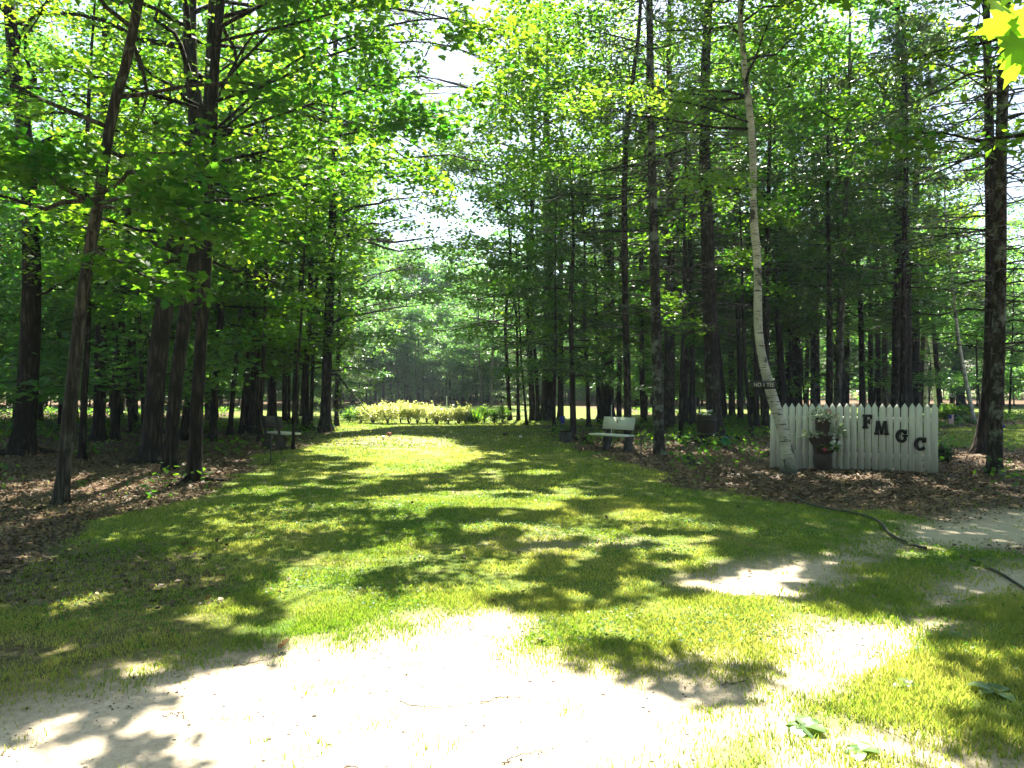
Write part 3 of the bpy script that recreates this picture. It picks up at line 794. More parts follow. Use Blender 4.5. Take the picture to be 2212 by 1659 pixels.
T60 = pine('dark trunk leaning right behind the rightmost tree', 2112, 982, 27, [(2128, 900), (2140, 740), (2139, 400), (2135, 200)], 16, 6.5, 2.4, nd=60, dl=1.9, bark='bark_dark', flare=.8)
T61 = pine('rightmost tree, lichen flecked straight trunk with bare side branches', 2147, 1031, 29, [(2152, 900), (2158, 700), (2163, 300), (2170, 60)], 17, 6.0, 2.6, nd=80, dl=2.0, bark='bark_lichen', flare=.45)

# the leaning white birch that carries the sign
bx, by = gp(1706, 1030)
TW = Tree('birch_tree', 'curved white birch leaning over the fence and carrying the sign', 'birch', (bx, by),
          px_path([(1700, 975), (1693, 936), (1667, 853), (1653, 803), (1640, 736), (1637, 653), (1635, 553), (1628, 480), (1627, 367), (1622, 267), (1610, 167), (1605, 100), (1598, 0)], by), .125, 13, GR, barkmat='birch')
TW.rad = lambda z: np.interp(z, [0, .35, 1.2, 2.2, 3.6, 6, 8.2, 13], [.145, .118, .092, .072, .066, .056, .046, .012])
TW.trunk(sides=14, flare=.3, n=60, wob=.13)
hs = np.sort(rng.uniform(6.2, 12.6, 22))
TW.limbs(hs, 2.6 * rng.uniform(.5, 1.1, 22), .4, -.1, per=14, spray=.4)
TW.limbs(np.array([5.95, 6.5, 4.9]), np.array([3.2, 2.2, 1.6]), np.array([.06, .15, .1]), -.06, az=np.array([PI - .05, PI * .86, PI * 1.2]), per=15, spray=.36, twigs=9)
TW.size = .085; TW.opts = dict(keep=1., bias=.2, lobed_to=0)
TREES.append(TW)

# a maple just outside the frame on the right, whose lowest leaves hang into the corner
TM = Tree('maple_tree', 'broad maple beside the path whose bright yellow leaves hang into the top right corner', 'maple', (4.7, 3.3), [np.array([4.65, 3.35, 2.5]), np.array([4.5, 3.4, 6.])], .16, 11, None, barkmat='bark_maple')
TM.trunk(); n = 26
TM.limbs(np.sort(rng.uniform(4.5, 10.5, n)), 3.0 * rng.uniform(.6, 1.1, n), .4, -.1, per=12)
TM.size = .13; TM.opts = dict(keep=1., bias=.2, lobed_to=0)
corner = spline([TM.at(2.6), (3.4, 2.9, 3.0), (2.4, 2.72, 3.0), (1.86, 2.62, 2.84), (1.72, 2.6, 2.7)], 12)
V, Q = tubes(corner, np.linspace(.03, .004, 12), 6); TM.wood.add(V, Q)
TM.spray(corner[2:7], np.full(5, .35), 16)
TREES.append(TM)

# two more trees outside the frame that shade the near lawn
for lab, x, y, H, R in (('tall maple outside the left edge of the photo, shading the near lawn', -9.2, 8.2, 15, 4.2), ('tall oak outside the right edge of the photo, shading the dirt track', 8.6, 9.4, 15, 4.2)):
    t = Tree('maple_tree' if x < 0 else 'oak_tree', lab, 'maple' if x < 0 else 'oak', (x, y), [np.array([x * .98, y, 4.])], .2, H, None, barkmat='bark_dark')
    t.trunk(); n = 34
    t.limbs(np.sort(rng.uniform(3.4, H - .5, n)), R * rng.uniform(.6, 1.1, n), .4, -.1, per=12)
    t.size = .14; t.opts = dict(keep=1., bias=0, lobed_to=0); TREES.append(t)


# --- hand-placed boughs over the lawn
def bough(t, z0, pts, per=15, spray=.34, twigs=10, r=.03, tl=.8):
    """a leafy bough: pts are world points"""
    P = spline([t.at(z0)] + [np.asarray(p) for p in pts], 14)
    dest = t.wood if t.limb is t.wood else Buf()
    if dest is not t.wood: t.limb.append(dest)
    V, Q = tubes(P, np.linspace(r, .006, 14), 6); dest.add(V, Q)
    n = twigs * 2
    tj = rng.uniform(.25, 1, n); i0 = (tj * 12.99).astype(int); f = (tj * 12.99 - i0)[:, None]
    S = P[i0] * (1 - f) + P[i0 + 1] * f; T = unit(P[i0 + 1] - P[i0])
    sg = rng.choice([-1, 1], n) * rng.uniform(.5, 1.2, n)
    c, s_ = np.cos(sg), np.sin(sg)
    D = np.stack([T[:, 0] * c - T[:, 1] * s_, T[:, 0] * s_ + T[:, 1] * c, T[:, 2] * .4 + rng.normal(size=n) * .15], -1)
    l = tl * rng.uniform(.5, 1.2, n)
    W = S[:, None] + D[:, None] * (l[:, None] * np.linspace(0, 1, 4))[..., None]
    W[:, :, 2] -= .10 * l[:, None] * np.linspace(0, 1, 4) ** 2
    V, Q = tubes(W, np.broadcast_to(np.array([.010, .007, .005, .003]), (n, 4)), 3); dest.add(V, Q)
    if pts[-1][1] < 15 and pts[-1][0] > -3.2 and t is not TW:
        for q in (7, 9, 11, 13): SUNNY.append((P[q], .55))
    for q in (1, 2, 3): t.spray(W[:, q], np.full(n, spray), per)
    t.spray(P[-3:], np.full(3, spray), per)


bough(T5, 5.2, [wp(560, 330, 12.6), wp(700, 300, 12.2), wp(840, 270, 11.8), wp(940, 235, 11.4)], tl=.9, twigs=11)
bough(T5, 6.2, [wp(580, 180, 12.6), wp(740, 110, 12), wp(880, 90, 11.5), wp(985, 100, 11)], tl=.9, twigs=11)
bough(T5, 4.6, [wp(540, 430, 13), wp(660, 400, 13), wp(780, 370, 13), wp(900, 390, 13.2)], tl=.8, twigs=9)
bough(T4, 7.0, [wp(640, 30, 13), wp(860, 20, 11.5), wp(1080, 70, 10.6)], tl=.8, twigs=12)
bough(T4, 6.6, [wp(560, 60, 14), wp(720, 20, 13), wp(900, -20, 12)], tl=.9, twigs=9)
bough(T5, 7.2, [wp(600, 60, 12.4), wp(800, 10, 11.6), wp(960, -10, 11)], tl=1.1, twigs=14)
bough(T5, 5.6, [wp(600, 250, 12.4), wp(780, 190, 11.8), wp(900, 165, 11.4), wp(1010, 190, 11)], tl=1.0, twigs=13)
bough(T4, 6.2, [wp(640, 130, 14), wp(820, 60, 13), wp(980, 40, 12), wp(1110, 80, 11.4)], tl=1.1, twigs=14)
bough(T3, 6.0, [wp(560, 220, 14.5), wp(720, 250, 13.6), wp(860, 330, 13), wp(930, 400, 12.8)], tl=.9, twigs=12)
bough(T22, 5.4, [wp(760, 600, 26), wp(820, 590, 25), wp(875, 575, 24.5)], tl=1.2, spray=.5, twigs=9)
bough(T22, 6.6, [wp(770, 520, 26), wp(830, 515, 25), wp(865, 530, 24.5)], tl=1.2, spray=.5, twigs=9)
bough(T22, 4.4, [wp(760, 670, 26), wp(800, 660, 25), wp(840, 650, 24.5)], tl=1.0, spray=.5, twigs=8)
bough(TW, 6.1, [wp(1500, 225, 13.5), wp(1400, 212, 13.2), wp(1300, 208, 13), wp(1190, 222, 12.8)], tl=.55, twigs=12, per=12, spray=.26, r=.02)
bough(T1, 4.0, [wp(300, 420, 9.6), wp(400, 440, 9), wp(450, 480, 8.6)], tl=.6, twigs=8)
bough(T1, 3.4, [wp(250, 560, 9.8), wp(320, 600, 9.2), wp(380, 620, 9)], tl=.5, twigs=6, per=12)
bough(T1, 4.4, [wp(120, 330, 9.6), wp(40, 360, 9)], tl=.8, twigs=9)

# --- extra boughs added to cast the lawn shade that the crowns leave out
for t in TREES:
    if t.opts:
        if t.group == GR and t.kind in ('maple', 'sapling'): t.opts['keep'] = .85
        t.finish(t.size, **t.opts)
nx, ny = cover.shape
gx = COVER_X0 + (np.arange(nx) + .5) * CELL; gy = COVER_Y0 + (np.arange(ny) + .5) * CELL
GX, GY = np.meshgrid(gx, gy, indexing='ij')
LL = lit(GX, GY)
hosts = [t for t in TREES if t.opts and t.H > 12.5 and t is not TW]
NP, NT = [], []
for k, t in enumerate(hosts):
    zz = np.arange(max(5.5, t.H * .4), t.H - .5, .5)
    NP.append(t.at(zz)); NT += [k] * len(zz)
NP = np.concatenate(NP); NT = np.array(NT)
want = np.where(LL < .2, 3.6, np.where(LL < .45, 2.8, np.where(LL < .6, 2.2, np.where(LL < .95, 1.5, 0))))
zg, zs_, zl = zones(GX, GY); want = np.where((GY < 8) & (LL < .6), 4.6, want) * ((zg + zs_ > .3) | ((GY > 9) & (GY < 17) & (GX > 2) & (GX < 9)))
nadd = 0
for rnd in range(3):
    todo = []
    for q in rng.permutation(nx * ny):
        i, j = divmod(int(q), ny)
        if cover[i, j] >= want[i, j] or want[i, j] == 0: continue
        x, y = gx[i] + rng.normal() * .1, gy[j] + rng.normal() * .1
        zmin = .74 * y + 2.7
        z = rng.uniform(max(zmin, 5.5), max(zmin + 2, 10)) if zmin < 13.5 else rng.uniform(8, 14.5)
        P = np.array([x, y, 0]) + SUN / SUN[2] * z
        todo.append((float(np.min(np.hypot(NP[:, 0] - P[0], NP[:, 1] - P[1]))), i, j, P))
    todo.sort(key=lambda e: e[0])
    for d0, i, j, P in todo:
        if cover[i, j] >= want[i, j]: continue
        dv = P - NP
        cost = np.linalg.norm(dv, axis=1) + 1.2 * np.maximum(-dv[:, 2], 0) + .5 * np.maximum(dv[:, 2] - .5 * np.hypot(dv[:, 0], dv[:, 1]), 0)
        k = int(np.argmin(cost)); d = float(np.linalg.norm(dv[k]))
        if d > 8.5: continue
        t = hosts[NT[k]]; S = NP[k]
        mid = S * .5 + P * .5 + np.array([rng.normal() * .12 * d, rng.normal() * .12 * d, .10 * d])
        B = spline([S, mid, P], 8)
        V, Q = tubes(B, np.linspace(.010 + .009 * d, .005, 8), 5); t.wood.add(V, Q)
        NP = np.concatenate([NP, B[3:8:2]]); NT = np.concatenate([NT, [NT[k]] * 3])
        C = np.repeat(np.stack([P, B[-3]]), [64, 18], 0)
        a = rng.random(len(C)) * 2 * PI; rr = np.sqrt(rng.random(len(C))) * .75
        C = C + np.stack([np.cos(a) * rr, np.sin(a) * rr, rng.normal(size=len(C)) * .14], -1)
        C = C[sun_keep(C)]
        sz = .16
        leaves(t.crown, C, sz * rng.uniform(.75, 1.2, len(C)), LEAF4, .42, tint=np.clip(rng.normal(size=len(C)) * .2 + .5, 0, 1))
        add_cover(C, .40 * sz ** 2 * .8); nadd += 1

# big corner leaves of the out-of-frame maple
cp = []; 
for (px, py, Y, s) in ((2158, 38, 2.60, .14), (2190, 18, 2.55, .15), (2200, 75, 2.62, .15), (2198, 146, 2.62, .115), (2215, 110, 2.6, .15), (2230, 50, 2.6, .16), (2240, 150, 2.6, .14)):
    cp.append((wp(px, py - 30, Y), s))
leaves(TM.crown, np.array([c[0] for c in cp]), np.array([c[1] for c in cp]), MAPLE, .35, D=np.array([(-.8, -.1, -.8), (-.9, .1, .1), (-.9, -.2, -.25), (-.25, -.2, -1), (-.6, -.3, -.8), (-.4, .2, -.6), (-.2, .1, -1)]),
       tint=np.array([.95, .6, 1., 1., .7, .8, .9]), up=np.array([.1, -1., .08]))

# hemlock: denser dark foliage
for hl in (TH,):
  hl.crown = Buf(); hl.wood = hl.limb = Buf(); hl.trunk(sides=9, flare=.5)
  conifer_crown(hl, 1.9, .38, 2.5, 4, .22, 12, 5, 2.4, spread=.5)
for t in TREES:
    t.emit(None if t.opts else ('hemlock' if t.name == 'hemlock_tree' else 'needle'))

# --- background woods: a few kinds, copied
PROTO = []


def proto_dec(H, h0, R, n, size, per, r0, bark, leaf='far', twigs=5):
    t = Tree('forest_tree', None, 'far', (0, 500), [np.array([rng.normal() * .2, 500, H * .4])], r0, H, None, barkmat=bark)
    t.base = np.array([0, 500, 0.]); t.trunk(sides=8, flare=.6)
    hs = np.sort(rng.uniform(h0, H * .97, n)); f = (hs - h0) / (H - h0)
    t.limbs(hs, R * (.5 + .6 * np.sin(PI * np.clip(f * .8 + .15, 0, 1))) * rng.uniform(.6, 1.15, n), .15 + .4 * f, -.1, per=per, spray=.6, twigs=twigs, sides=4)
    P = np.concatenate(t.leafP)
    leaves(t.crown, P, size * rng.uniform(.7, 1.25, len(P)), LEAF4, .45, tint=np.clip(.5 + (fbm(P[:, 0] * .9 + P[:, 2], P[:, 1] * .9, 2) - .5) + rng.normal(size=len(P)) * .15, 0, 1), droop=.3)
    return (t.wood.mesh('trunk', M[bark], True, (0, 500, 0), False), t.crown.mesh('crown', M[leaf], False, (0, 500, 0)))


def proto_pine(H, h0, R, r0, nd, needle='needle', dens=8, nl=5, width=3.2, dh=.55, droop=.06, spread=.5):
    t = Tree('pine_tree', None, 'far', (0, 500), [np.array([rng.normal() * .15, 500, H * .4])], r0, H, None, barkmat='bark_pine')
    t.base = np.array([0, 500, 0.]); t.trunk(sides=8, flare=.6)
    if nd: dead_branches(t, 1.6, h0 + 1.5, nd, 1.5)
    conifer_crown(t, h0, dh, R, 4, droop, dens, nl, width, spread=spread)
    return (t.wood.mesh('trunk', M['bark_pine'], True, (0, 500, 0), False), t.crown.mesh('crown', M[needle], False, (0, 500, 0)))


PD = [proto_dec(13.5, 3.2, 3.0, 30, .21, 9, .13, 'bark_dark'), proto_dec(16, 4.2, 3.4, 34, .21, 9, .16, 'bark_maple'), proto_dec(11, 2.4, 2.8, 30, .18, 10, .09, 'bark_dark'),
      proto_dec(15, 4.6, 3.0, 30, .21, 9, .12, 'bark_pale'), proto_dec(8, 1.6, 2.3, 24, .17, 9, .05, 'bark_dark'), proto_dec(5.5, .7, 2.1, 24, .17, 9, .04, 'bark_dark')]
PF = [proto_dec(13.5, 1.6, 3.3, 40, .25, 9, .11, 'bark_dark'), proto_dec(12.5, 2.4, 3.2, 36, .25, 9, .12, 'bark_pale'), proto_dec(14.5, 2.0, 3.0, 40, .25, 9, .13, 'bark_maple')]
PP = [proto_pine(15, 6.5, 2.4, .14, 40), proto_pine(13, 4.5, 2.2, .11, 30), proto_pine(7, .5, 1.9, .07, 0, dh=.4, width=2.6)]


def place(proto, name, x, y, label, cat, group, s=1., sx=None):
    r = empty(name, (x, y, float(gz(x, y))), label, cat, group, rng.random() * 6.28)
    sc = s * rng.uniform(.9, 1.12); r.scale = (sc * rng.uniform(.9, 1.1), sc * rng.uniform(.9, 1.1), sc)
    link('trunk', proto[0], r); link('crown', proto[1], r)
    return r


taken = [t.base[:2] for t in TREES]


def scatter(n, box, spacing, ok):
    out = []
    tries = 0
    while len(out) < n and tries < 6000:
        tries += 1
        x = rng.uniform(box[0], box[1]); y = rng.uniform(box[2], box[3])
        if not ok(x, y): continue
        if any((x - a) ** 2 + (y - b) ** 2 < spacing ** 2 for a, b in taken): continue
        taken.append((x, y)); out.append((x, y))
    return out


seen = lambda x, y: abs(x) < .70 * y + 2
LW = lambda x, y: seen(x, y) and x < -8.6 - .03 * (y - 20) and not 42 < y < 50
RW = lambda x, y: seen(x, y) and x > 6.0 + .06 * (y - 26) and not (x > .50 * y and y < 40) and not 42 < y < 55
for x, y in scatter(22, (-40, -8, 20, 39), 1.6, LW) + scatter(26, (-48, -8, 56, 64), 1.6, LW):
    p = PD[rng.choice(4)]
    place(p, 'forest_tree', x, y, 'one of the many slim dark trees deep in the woods left of the lawn', 'tree', 'background trees in the left woods')
for x, y in scatter(26, (-40, -8, 17, 39), 1.3, LW) + scatter(46, (-46, -9, 50, 55.5), 1.1, LW):
    place(PD[4 + rng.integers(2)], 'sapling_tree', x, y, 'one of the low leafy saplings filling the woods left of the lawn', 'sapling', 'saplings in the left woods')
for x, y in scatter(14, (4, 46, 25, 42), 1.7, RW) + scatter(26, (4, 50, 60, 68), 1.7, RW):
    p = PD[rng.choice(4)]
    place(p, 'forest_tree', x, y, 'one of the many slim leafy trees deep in the woods behind the fence', 'tree', 'background trees in the right woods')
for x, y in scatter(16, (4, 46, 34, 42), 1.3, RW) + scatter(42, (6, 48, 55, 59.5), 1.1, RW):
    place(PD[4 + rng.integers(2)], 'sapling_tree', x, y, 'one of the low leafy saplings filling the woods behind the fence', 'sapling', 'saplings in the right woods')
for x, y in scatter(13, (4, 46, 24, 42), 1.6, RW) + scatter(10, (6, 48, 58, 66), 1.6, RW):
    p = PP[rng.integers(2)]
    place(p, 'pine_tree', x, y, 'one of the bare branched pines deep in the woods behind the fence', 'tree', 'background pines in the right woods')
for box_, nn, ss in (((-22, 16, 61., 62.5), 26, .5), ((-24, 18, 68, 70), 24, .72), ((-28, 22, 77, 80), 30, .98), ((-34, 28, 89, 95), 34, 1.2)):
    for x, y in scatter(nn, box_, 1.15, lambda x, y: True):
        place(PF[rng.choice(3)], 'forest_tree', x, y, 'one of the hazy leafy trees in the wood beyond the sunlit hedge', 'tree', 'trees in the far wood beyond the hedge', ss)
for x, y in scatter(14, (-18, 12, 60.2, 62.), .9, lambda x, y: True):
    place(PD[4 + rng.integers(2)], 'sapling_tree', x, y, 'one of the pale green young trees in front of the far wood', 'sapling', 'young trees before the far wood', .62)
for x, y in scatter(7, (-18, 14, 69, 76), 1.6, lambda x, y: True):
    place(PP[rng.integers(2)], 'pine_tree', x, y, 'one of the dark pines in the far wood beyond the sunlit hedge', 'tree', 'pines in the far wood beyond the hedge', .9)
for x, y in scatter(52, (-72, 72, 84, 104), 2.2, lambda x, y: abs(x) > 14 or y > 98):
    place(PD[rng.integers(4)], 'forest_tree', x, y, 'one of the farthest trees closing the view at the back of the woods', 'tree', 'farthest trees behind all the others', 1.05)
for x, y in scatter(110, (-72, 72, 84, 110), 1.6, lambda x, y: True):
    place(PD[5], 'sapling_tree', x, y, 'one of the farthest low thickets closing the view under the woods', 'sapling', 'thickets at the back of the woods', 1.15)
for x, y in scatter(92, (-34, 34, -34, -1.5), 2.0, lambda x, y: abs(x) > 4.5 or y < -11):  # unseen trees added behind the camera to hold back skylight
    if rng.random() < .42: place(PD[rng.integers(4)], 'forest_tree', x, y, 'one of the unseen leafy trees added behind the camera to block skylight', 'tree', 'unseen trees added behind the camera')
    else: place(PP[rng.integers(2)], 'pine_tree', x, y, 'one of the unseen pines added behind the camera to block skylight', 'tree', 'unseen pines added behind the camera')
fb = Buf(); n = 90000
x = rng.uniform(-85, 85, n); y = 74 + 38 * rng.random(n) ** 1.4
x = np.where(rng.random(n) < .45, x * .32, x)
hh = 1.2 + 3.4 * fbm(x * .22, y * .22 + 4, 3); z = rng.random(n) ** .9 * hh
leaves(fb, np.stack([x, y, gz(x, y) + z], -1), .26 * rng.uniform(.7, 1.4, n), LEAF4, .6, tint=np.clip(fbm(x * .5, y * .5 + z) + rng.normal(size=n) * .15 - .1, 0, 1), droop=.3)
tag(link('far_undergrowth', fb.mesh('far_undergrowth', M['far'])), 'dark undergrowth closing the floor of the far wood', 'undergrowth', kind='stuff')
# pale trunks that stand out in front of the far wood
for (bx_, by_, s, lab) in ((847, 871, .9, 'pale straight trunk in front of the far wood, left of centre'), (1060, 879, .85, 'thick pale trunk at the right side of the far wood'), (1039, 876, .7, 'thin pale trunk leaning beside the thick pale one in the far wood')):
    x, y = gp(bx_, by_); place(PD[3], 'forest_tree', x, y, lab, 'tree', 'trees in the far wood beyond the hedge', s)
# young white pines at both sides of the lawn mouth
x, y = gp(736, 898); place(PP[2], 'young_pine_tree', x, y, 'young feathery white pine glowing beside the last left trunks', 'tree', None, 1.05)
x, y = gp(1118, 897); place(PP[2], 'young_pine_tree', x, y, 'young white pine with pale boughs right of the sunlit hedge', 'tree', None, .62)

# ------------------------------------------------------------------ ground sheets
def axis_pts(lo, hi, f):
    out = [lo]
    while out[-1] < hi: out.append(out[-1] + f(out[-1]))
    return np.array(out)


ys = np.concatenate([[-60, -30, -15], axis_pts(-8, 70, lambda y: .07 if 2 < y < 9 else .11 if 2 < y < 20 else .3 if y > 0 else .6), [80, 95, 120, 170, 300, 600, 1200]])
xp = axis_pts(0, 26, lambda x: .08 if x < 6.5 else .14 if x < 12 else .5)
xs = np.concatenate([[-1200, -500, -200, -90, -50, -35], -xp[::-1][:-1], xp, [35, 50, 90, 200, 500, 1200]])
XX, YY = np.meshgrid(xs, ys, indexing='xy')
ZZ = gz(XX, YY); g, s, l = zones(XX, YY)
ZZ = ZZ - .02 * s + .012 * g
GV = np.stack([XX, YY, ZZ], -1).reshape(-1, 3)
ncx = len(xs); ii = np.arange(len(GV)).reshape(YY.shape)
Q = np.stack([ii[:-1, :-1], ii[:-1, 1:], ii[1:, 1:], ii[1:, :-1]], -1).reshape(-1, 4)
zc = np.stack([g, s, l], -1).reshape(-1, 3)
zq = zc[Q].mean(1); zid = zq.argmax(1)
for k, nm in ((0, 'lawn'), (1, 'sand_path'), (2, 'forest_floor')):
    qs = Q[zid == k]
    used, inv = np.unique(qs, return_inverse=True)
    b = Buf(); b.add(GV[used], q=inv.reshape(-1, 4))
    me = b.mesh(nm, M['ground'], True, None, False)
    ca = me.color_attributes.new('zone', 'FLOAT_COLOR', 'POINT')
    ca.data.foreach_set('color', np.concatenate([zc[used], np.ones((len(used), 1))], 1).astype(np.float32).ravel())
    tag(link(nm, me), kind='structure')


def place_z(x, y):
    g_, s_, _ = zones(np.asarray(x, float), np.asarray(y, float))
    return gz(x, y) - .02 * s_ + .012 * g_


# grass blades
def sample_view(n, y0, y1, xm=.70):
    y = np.sqrt(rng.random(n) * (y1 ** 2 - y0 ** 2) + y0 ** 2)
    return rng.uniform(-xm, xm, n) * y, y


gb = Buf()
for y0, y1, n, w, h in ((2.4, 6, 380000, .0030, .030), (6, 11, 300000, .0048, .030), (11, 20, 130000, .010, .034), (20, 34, 70000, .022, .042)):
    x, y = sample_view(n, y0, y1, .95 if y1 < 12 else .75)
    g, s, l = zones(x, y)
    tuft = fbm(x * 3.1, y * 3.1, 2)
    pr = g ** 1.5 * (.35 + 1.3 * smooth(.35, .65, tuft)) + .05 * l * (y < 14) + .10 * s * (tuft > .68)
    ok = rng.random(n) < pr
    x, y, tuft, s = x[ok], y[ok], tuft[ok], s[ok]; m = len(x)
    z = place_z(x, y)
    tall = 1 + .55 * smooth(.8, 2.2, x - .05 * y) * (y < 7) * rng.random(m)
    hh = h * rng.uniform(.45, 1.25, m) * tall * (.7 + .6 * tuft); a = rng.random(m) * 2 * PI; b_ = rng.random(m) * 2 * PI; ln = rng.uniform(.1, .8, m) * hh
    c = np.stack([x, y, z - .004], -1); wv = np.stack([np.cos(a), np.sin(a), np.zeros(m)], -1) * (w * rng.uniform(.6, 1.2, m) * tall ** .4)[:, None]
    tip = c + np.stack([np.cos(b_) * ln, np.sin(b_) * ln, hh], -1)
    mid = c * .5 + tip * .5 + np.stack([-np.cos(b_) * ln * .18, -np.sin(b_) * ln * .18, hh * .06], -1)
    V = np.stack([c - wv, c + wv, mid + wv * .8, mid - wv * .8, tip], 1)
    k = np.arange(m)[:, None] * 5
    tn = np.clip(.45 + (fbm(x * .8 + 9, y * .8, 2) - .5) * 1.0 + rng.normal(size=m) * .2, 0, 1)
    gb.add(V.reshape(-1, 3), q=np.concatenate([k + 0, k + 1, k + 2, k + 3], 1), t=np.concatenate([k + 3, k + 2, k + 4], 1), tint=np.repeat(tn, 5))
tag(link('grass', gb.mesh('grass', M['grass'])), 'short green grass blades of the mown lawn', 'grass', kind='stuff')

# leaf litter
lb = Buf()
for y0, y1, n, sz in ((5.5, 12, 46000, .052), (12, 20, 60000, .065), (20, 40, 40000, .11)):
    x, y = sample_view(n, y0, y1, .72)
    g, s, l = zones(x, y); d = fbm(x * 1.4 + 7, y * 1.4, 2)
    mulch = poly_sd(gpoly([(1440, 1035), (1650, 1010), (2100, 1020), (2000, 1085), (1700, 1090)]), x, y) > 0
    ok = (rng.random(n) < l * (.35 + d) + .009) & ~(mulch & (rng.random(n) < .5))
    x, y = x[ok], y[ok]; m = len(x)
    P = np.stack([x, y, place_z(x, y) + rng.uniform(.006, .028, m)], -1)
    leaves(lb, P, sz * rng.uniform(.5, 1.25, m), LEAF4, .38, tint=np.clip(rng.beta(1.6, 2.2, m) + (fbm(x, y, 2) - .5) * .6, 0, 1))
tag(link('fallen_leaves', lb.mesh('fallen_leaves', M['litter'])), 'brown dead leaves covering the forest floor', 'leaf litter', kind='stuff')
mb = Buf()
n = 16000
x = rng.uniform(2.6, 8.6, n); y = rng.uniform(10.4, 15.5, n)
dm = poly_sd(gpoly([(1440, 1036), (1650, 1000), (2120, 1005), (2080, 1070), (2000, 1092), (1720, 1092)]), x, y) + (fbm(x * 1.5, y * 1.5) - .5) * 1.2
ok = dm > rng.uniform(-.3, .3, n); x, y = x[ok], y[ok]
P = np.stack([x, y, place_z(x, y) + rng.uniform(.005, .03, len(x))], -1)
leaves(mb, P, rng.uniform(.05, .13, len(x)), (LEAF4[0] * np.array([.45, 1, 1]), LEAF4[1]), .3, tint=rng.beta(1.5, 2.0, len(x)))
tag(link('mulch', mb.mesh('mulch', M['mulch'])), 'reddish brown bark mulch spread in front of the picket fence', 'mulch', kind='stuff')

# low green plants on the forest floor
ub = Buf()
x, y = sample_view(9500, 9, 45, .72); g, s, l = zones(x, y); d = fbm(x * .45 + 70, y * .45, 3)
ok = (l > .7) & (d > np.where(y > 22, .47, .53)) & (np.hypot(x - 5.6, y - 13) > 2.4) & (rng.random(len(x)) < np.where(y > 20, 1., .35)); x, y = x[ok], y[ok]
P = np.repeat(np.stack([x, y, place_z(x, y) + .1], -1), 9, 0); P[:, :2] += rng.normal(size=(len(P), 2)) * .14; P[:, 2] += rng.uniform(-.05, .22, len(P))
leaves(ub, P, .10 * rng.uniform(.6, 1.4, len(P)), LEAF4, .5, droop=.3)
tag(link('undergrowth', ub.mesh('undergrowth', M['maple'])), 'low green seedlings scattered over the forest floor', 'undergrowth', kind='stuff')


# ------------------------------------------------------------------ solid helpers
def box(buf, c, size, rot=None, bev=.0):
    """box centred at c, optionally with chamfered edges"""
    sx, sy, sz = [v / 2 for v in size]
    import bmesh
    bm = bmesh.new(); bmesh.ops.create_cube(bm, size=1)
    bmesh.ops.scale(bm, vec=size, verts=bm.verts)
    if bev: bmesh.ops.bevel(bm, geom=bm.edges[:], offset=bev, segments=2, affect='EDGES')
    if rot is not None: bmesh.ops.transform(bm, matrix=rot.to_4x4(), verts=bm.verts)
    bm_add(buf, bm, c)


def bm_add(buf, bm, c=(0, 0, 0)):
    import bmesh
    bmesh.ops.triangulate(bm, faces=bm.faces[:])
    bm.verts.index_update()
    V = np.array([v.co[:] for v in bm.verts]) + np.array(c)
    T = np.array([[v.index for v in f.verts] for f in bm.faces])
    buf.add(V, t=T); bm.free()


def prism(buf, outline, depth, fr=None):
    """outline [(x,z)] extruded along y from 0 to depth; fr maps local->world 4x4"""
    import bmesh
    bm = bmesh.new()
    f = bm.faces.new([bm.verts.new((x, 0, z)) for x, z in outline])
    r = bmesh.ops.extrude_face_region(bm, geom=[f])
    bmesh.ops.translate(bm, vec=(0, depth, 0), verts=[e for e in r['geom'] if isinstance(e, bmesh.types.BMVert)])
    bmesh.ops.recalc_face_normals(bm, faces=bm.faces[:])
    if fr is not None: bmesh.ops.transform(bm, matrix=fr, verts=bm.verts)
    bm_add(buf, bm)


def lathe(buf, prof, c=(0, 0, 0), n=24, wob=0):
    P = np.array(prof); a = np.arange(n) * 2 * PI / n
    w = 1 + wob * np.sin(3 * a + 1) + wob * np.cos(5 * a)
    V = np.stack([P[:, 0:1] * np.cos(a) * w, P[:, 0:1] * np.sin(a) * w, np.broadcast_to(P[:, 1:2], (len(P), n))], -1) + np.array(c)
    k = len(P); idx = np.arange(k * n).reshape(k, n); nx = np.roll(idx, -1, 1)
    buf.add(V.reshape(-1, 3), q=np.stack([idx[:-1], nx[:-1], nx[1:], idx[1:]], -1).reshape(-1, 4))


def part(name, build, mat, parent, smooth=False, label=None):
    b = Buf(); build(b)
    o = link(name, b.mesh(name, M[mat], smooth, None, False), parent)
    if label: o['label'] = label
    return o


# ------------------------------------------------------------------ picket fence
FL = np.array([4.80, 14.68, 0.]); FR = np.array([7.24, 13.38, 0.])
fd = FR - FL; FLEN = float(np.linalg.norm(fd)); fd /= FLEN
frot = math.atan2(fd[1], fd[0])
fence = empty('picket_fence', FL, 'white painted picket fence panel with black letters F M G C', 'fence', rz=frot)
fence.location = (FL[0], FL[1], 0)
NP_ = 24; sp_ = FLEN / NP_


def fence_u(px, py):
    """where the sight line through a pixel meets the fence plane: (u, z)"""
    d = np.array([(px - CX) / F, 1., (CY - py) / F]); nrm = np.array([-fd[1], fd[0], 0])
    t = np.dot(FL, nrm) / np.dot(d, nrm)
    p = d * t; return float(np.dot(p - FL, fd)), float(p[2] + EYE)


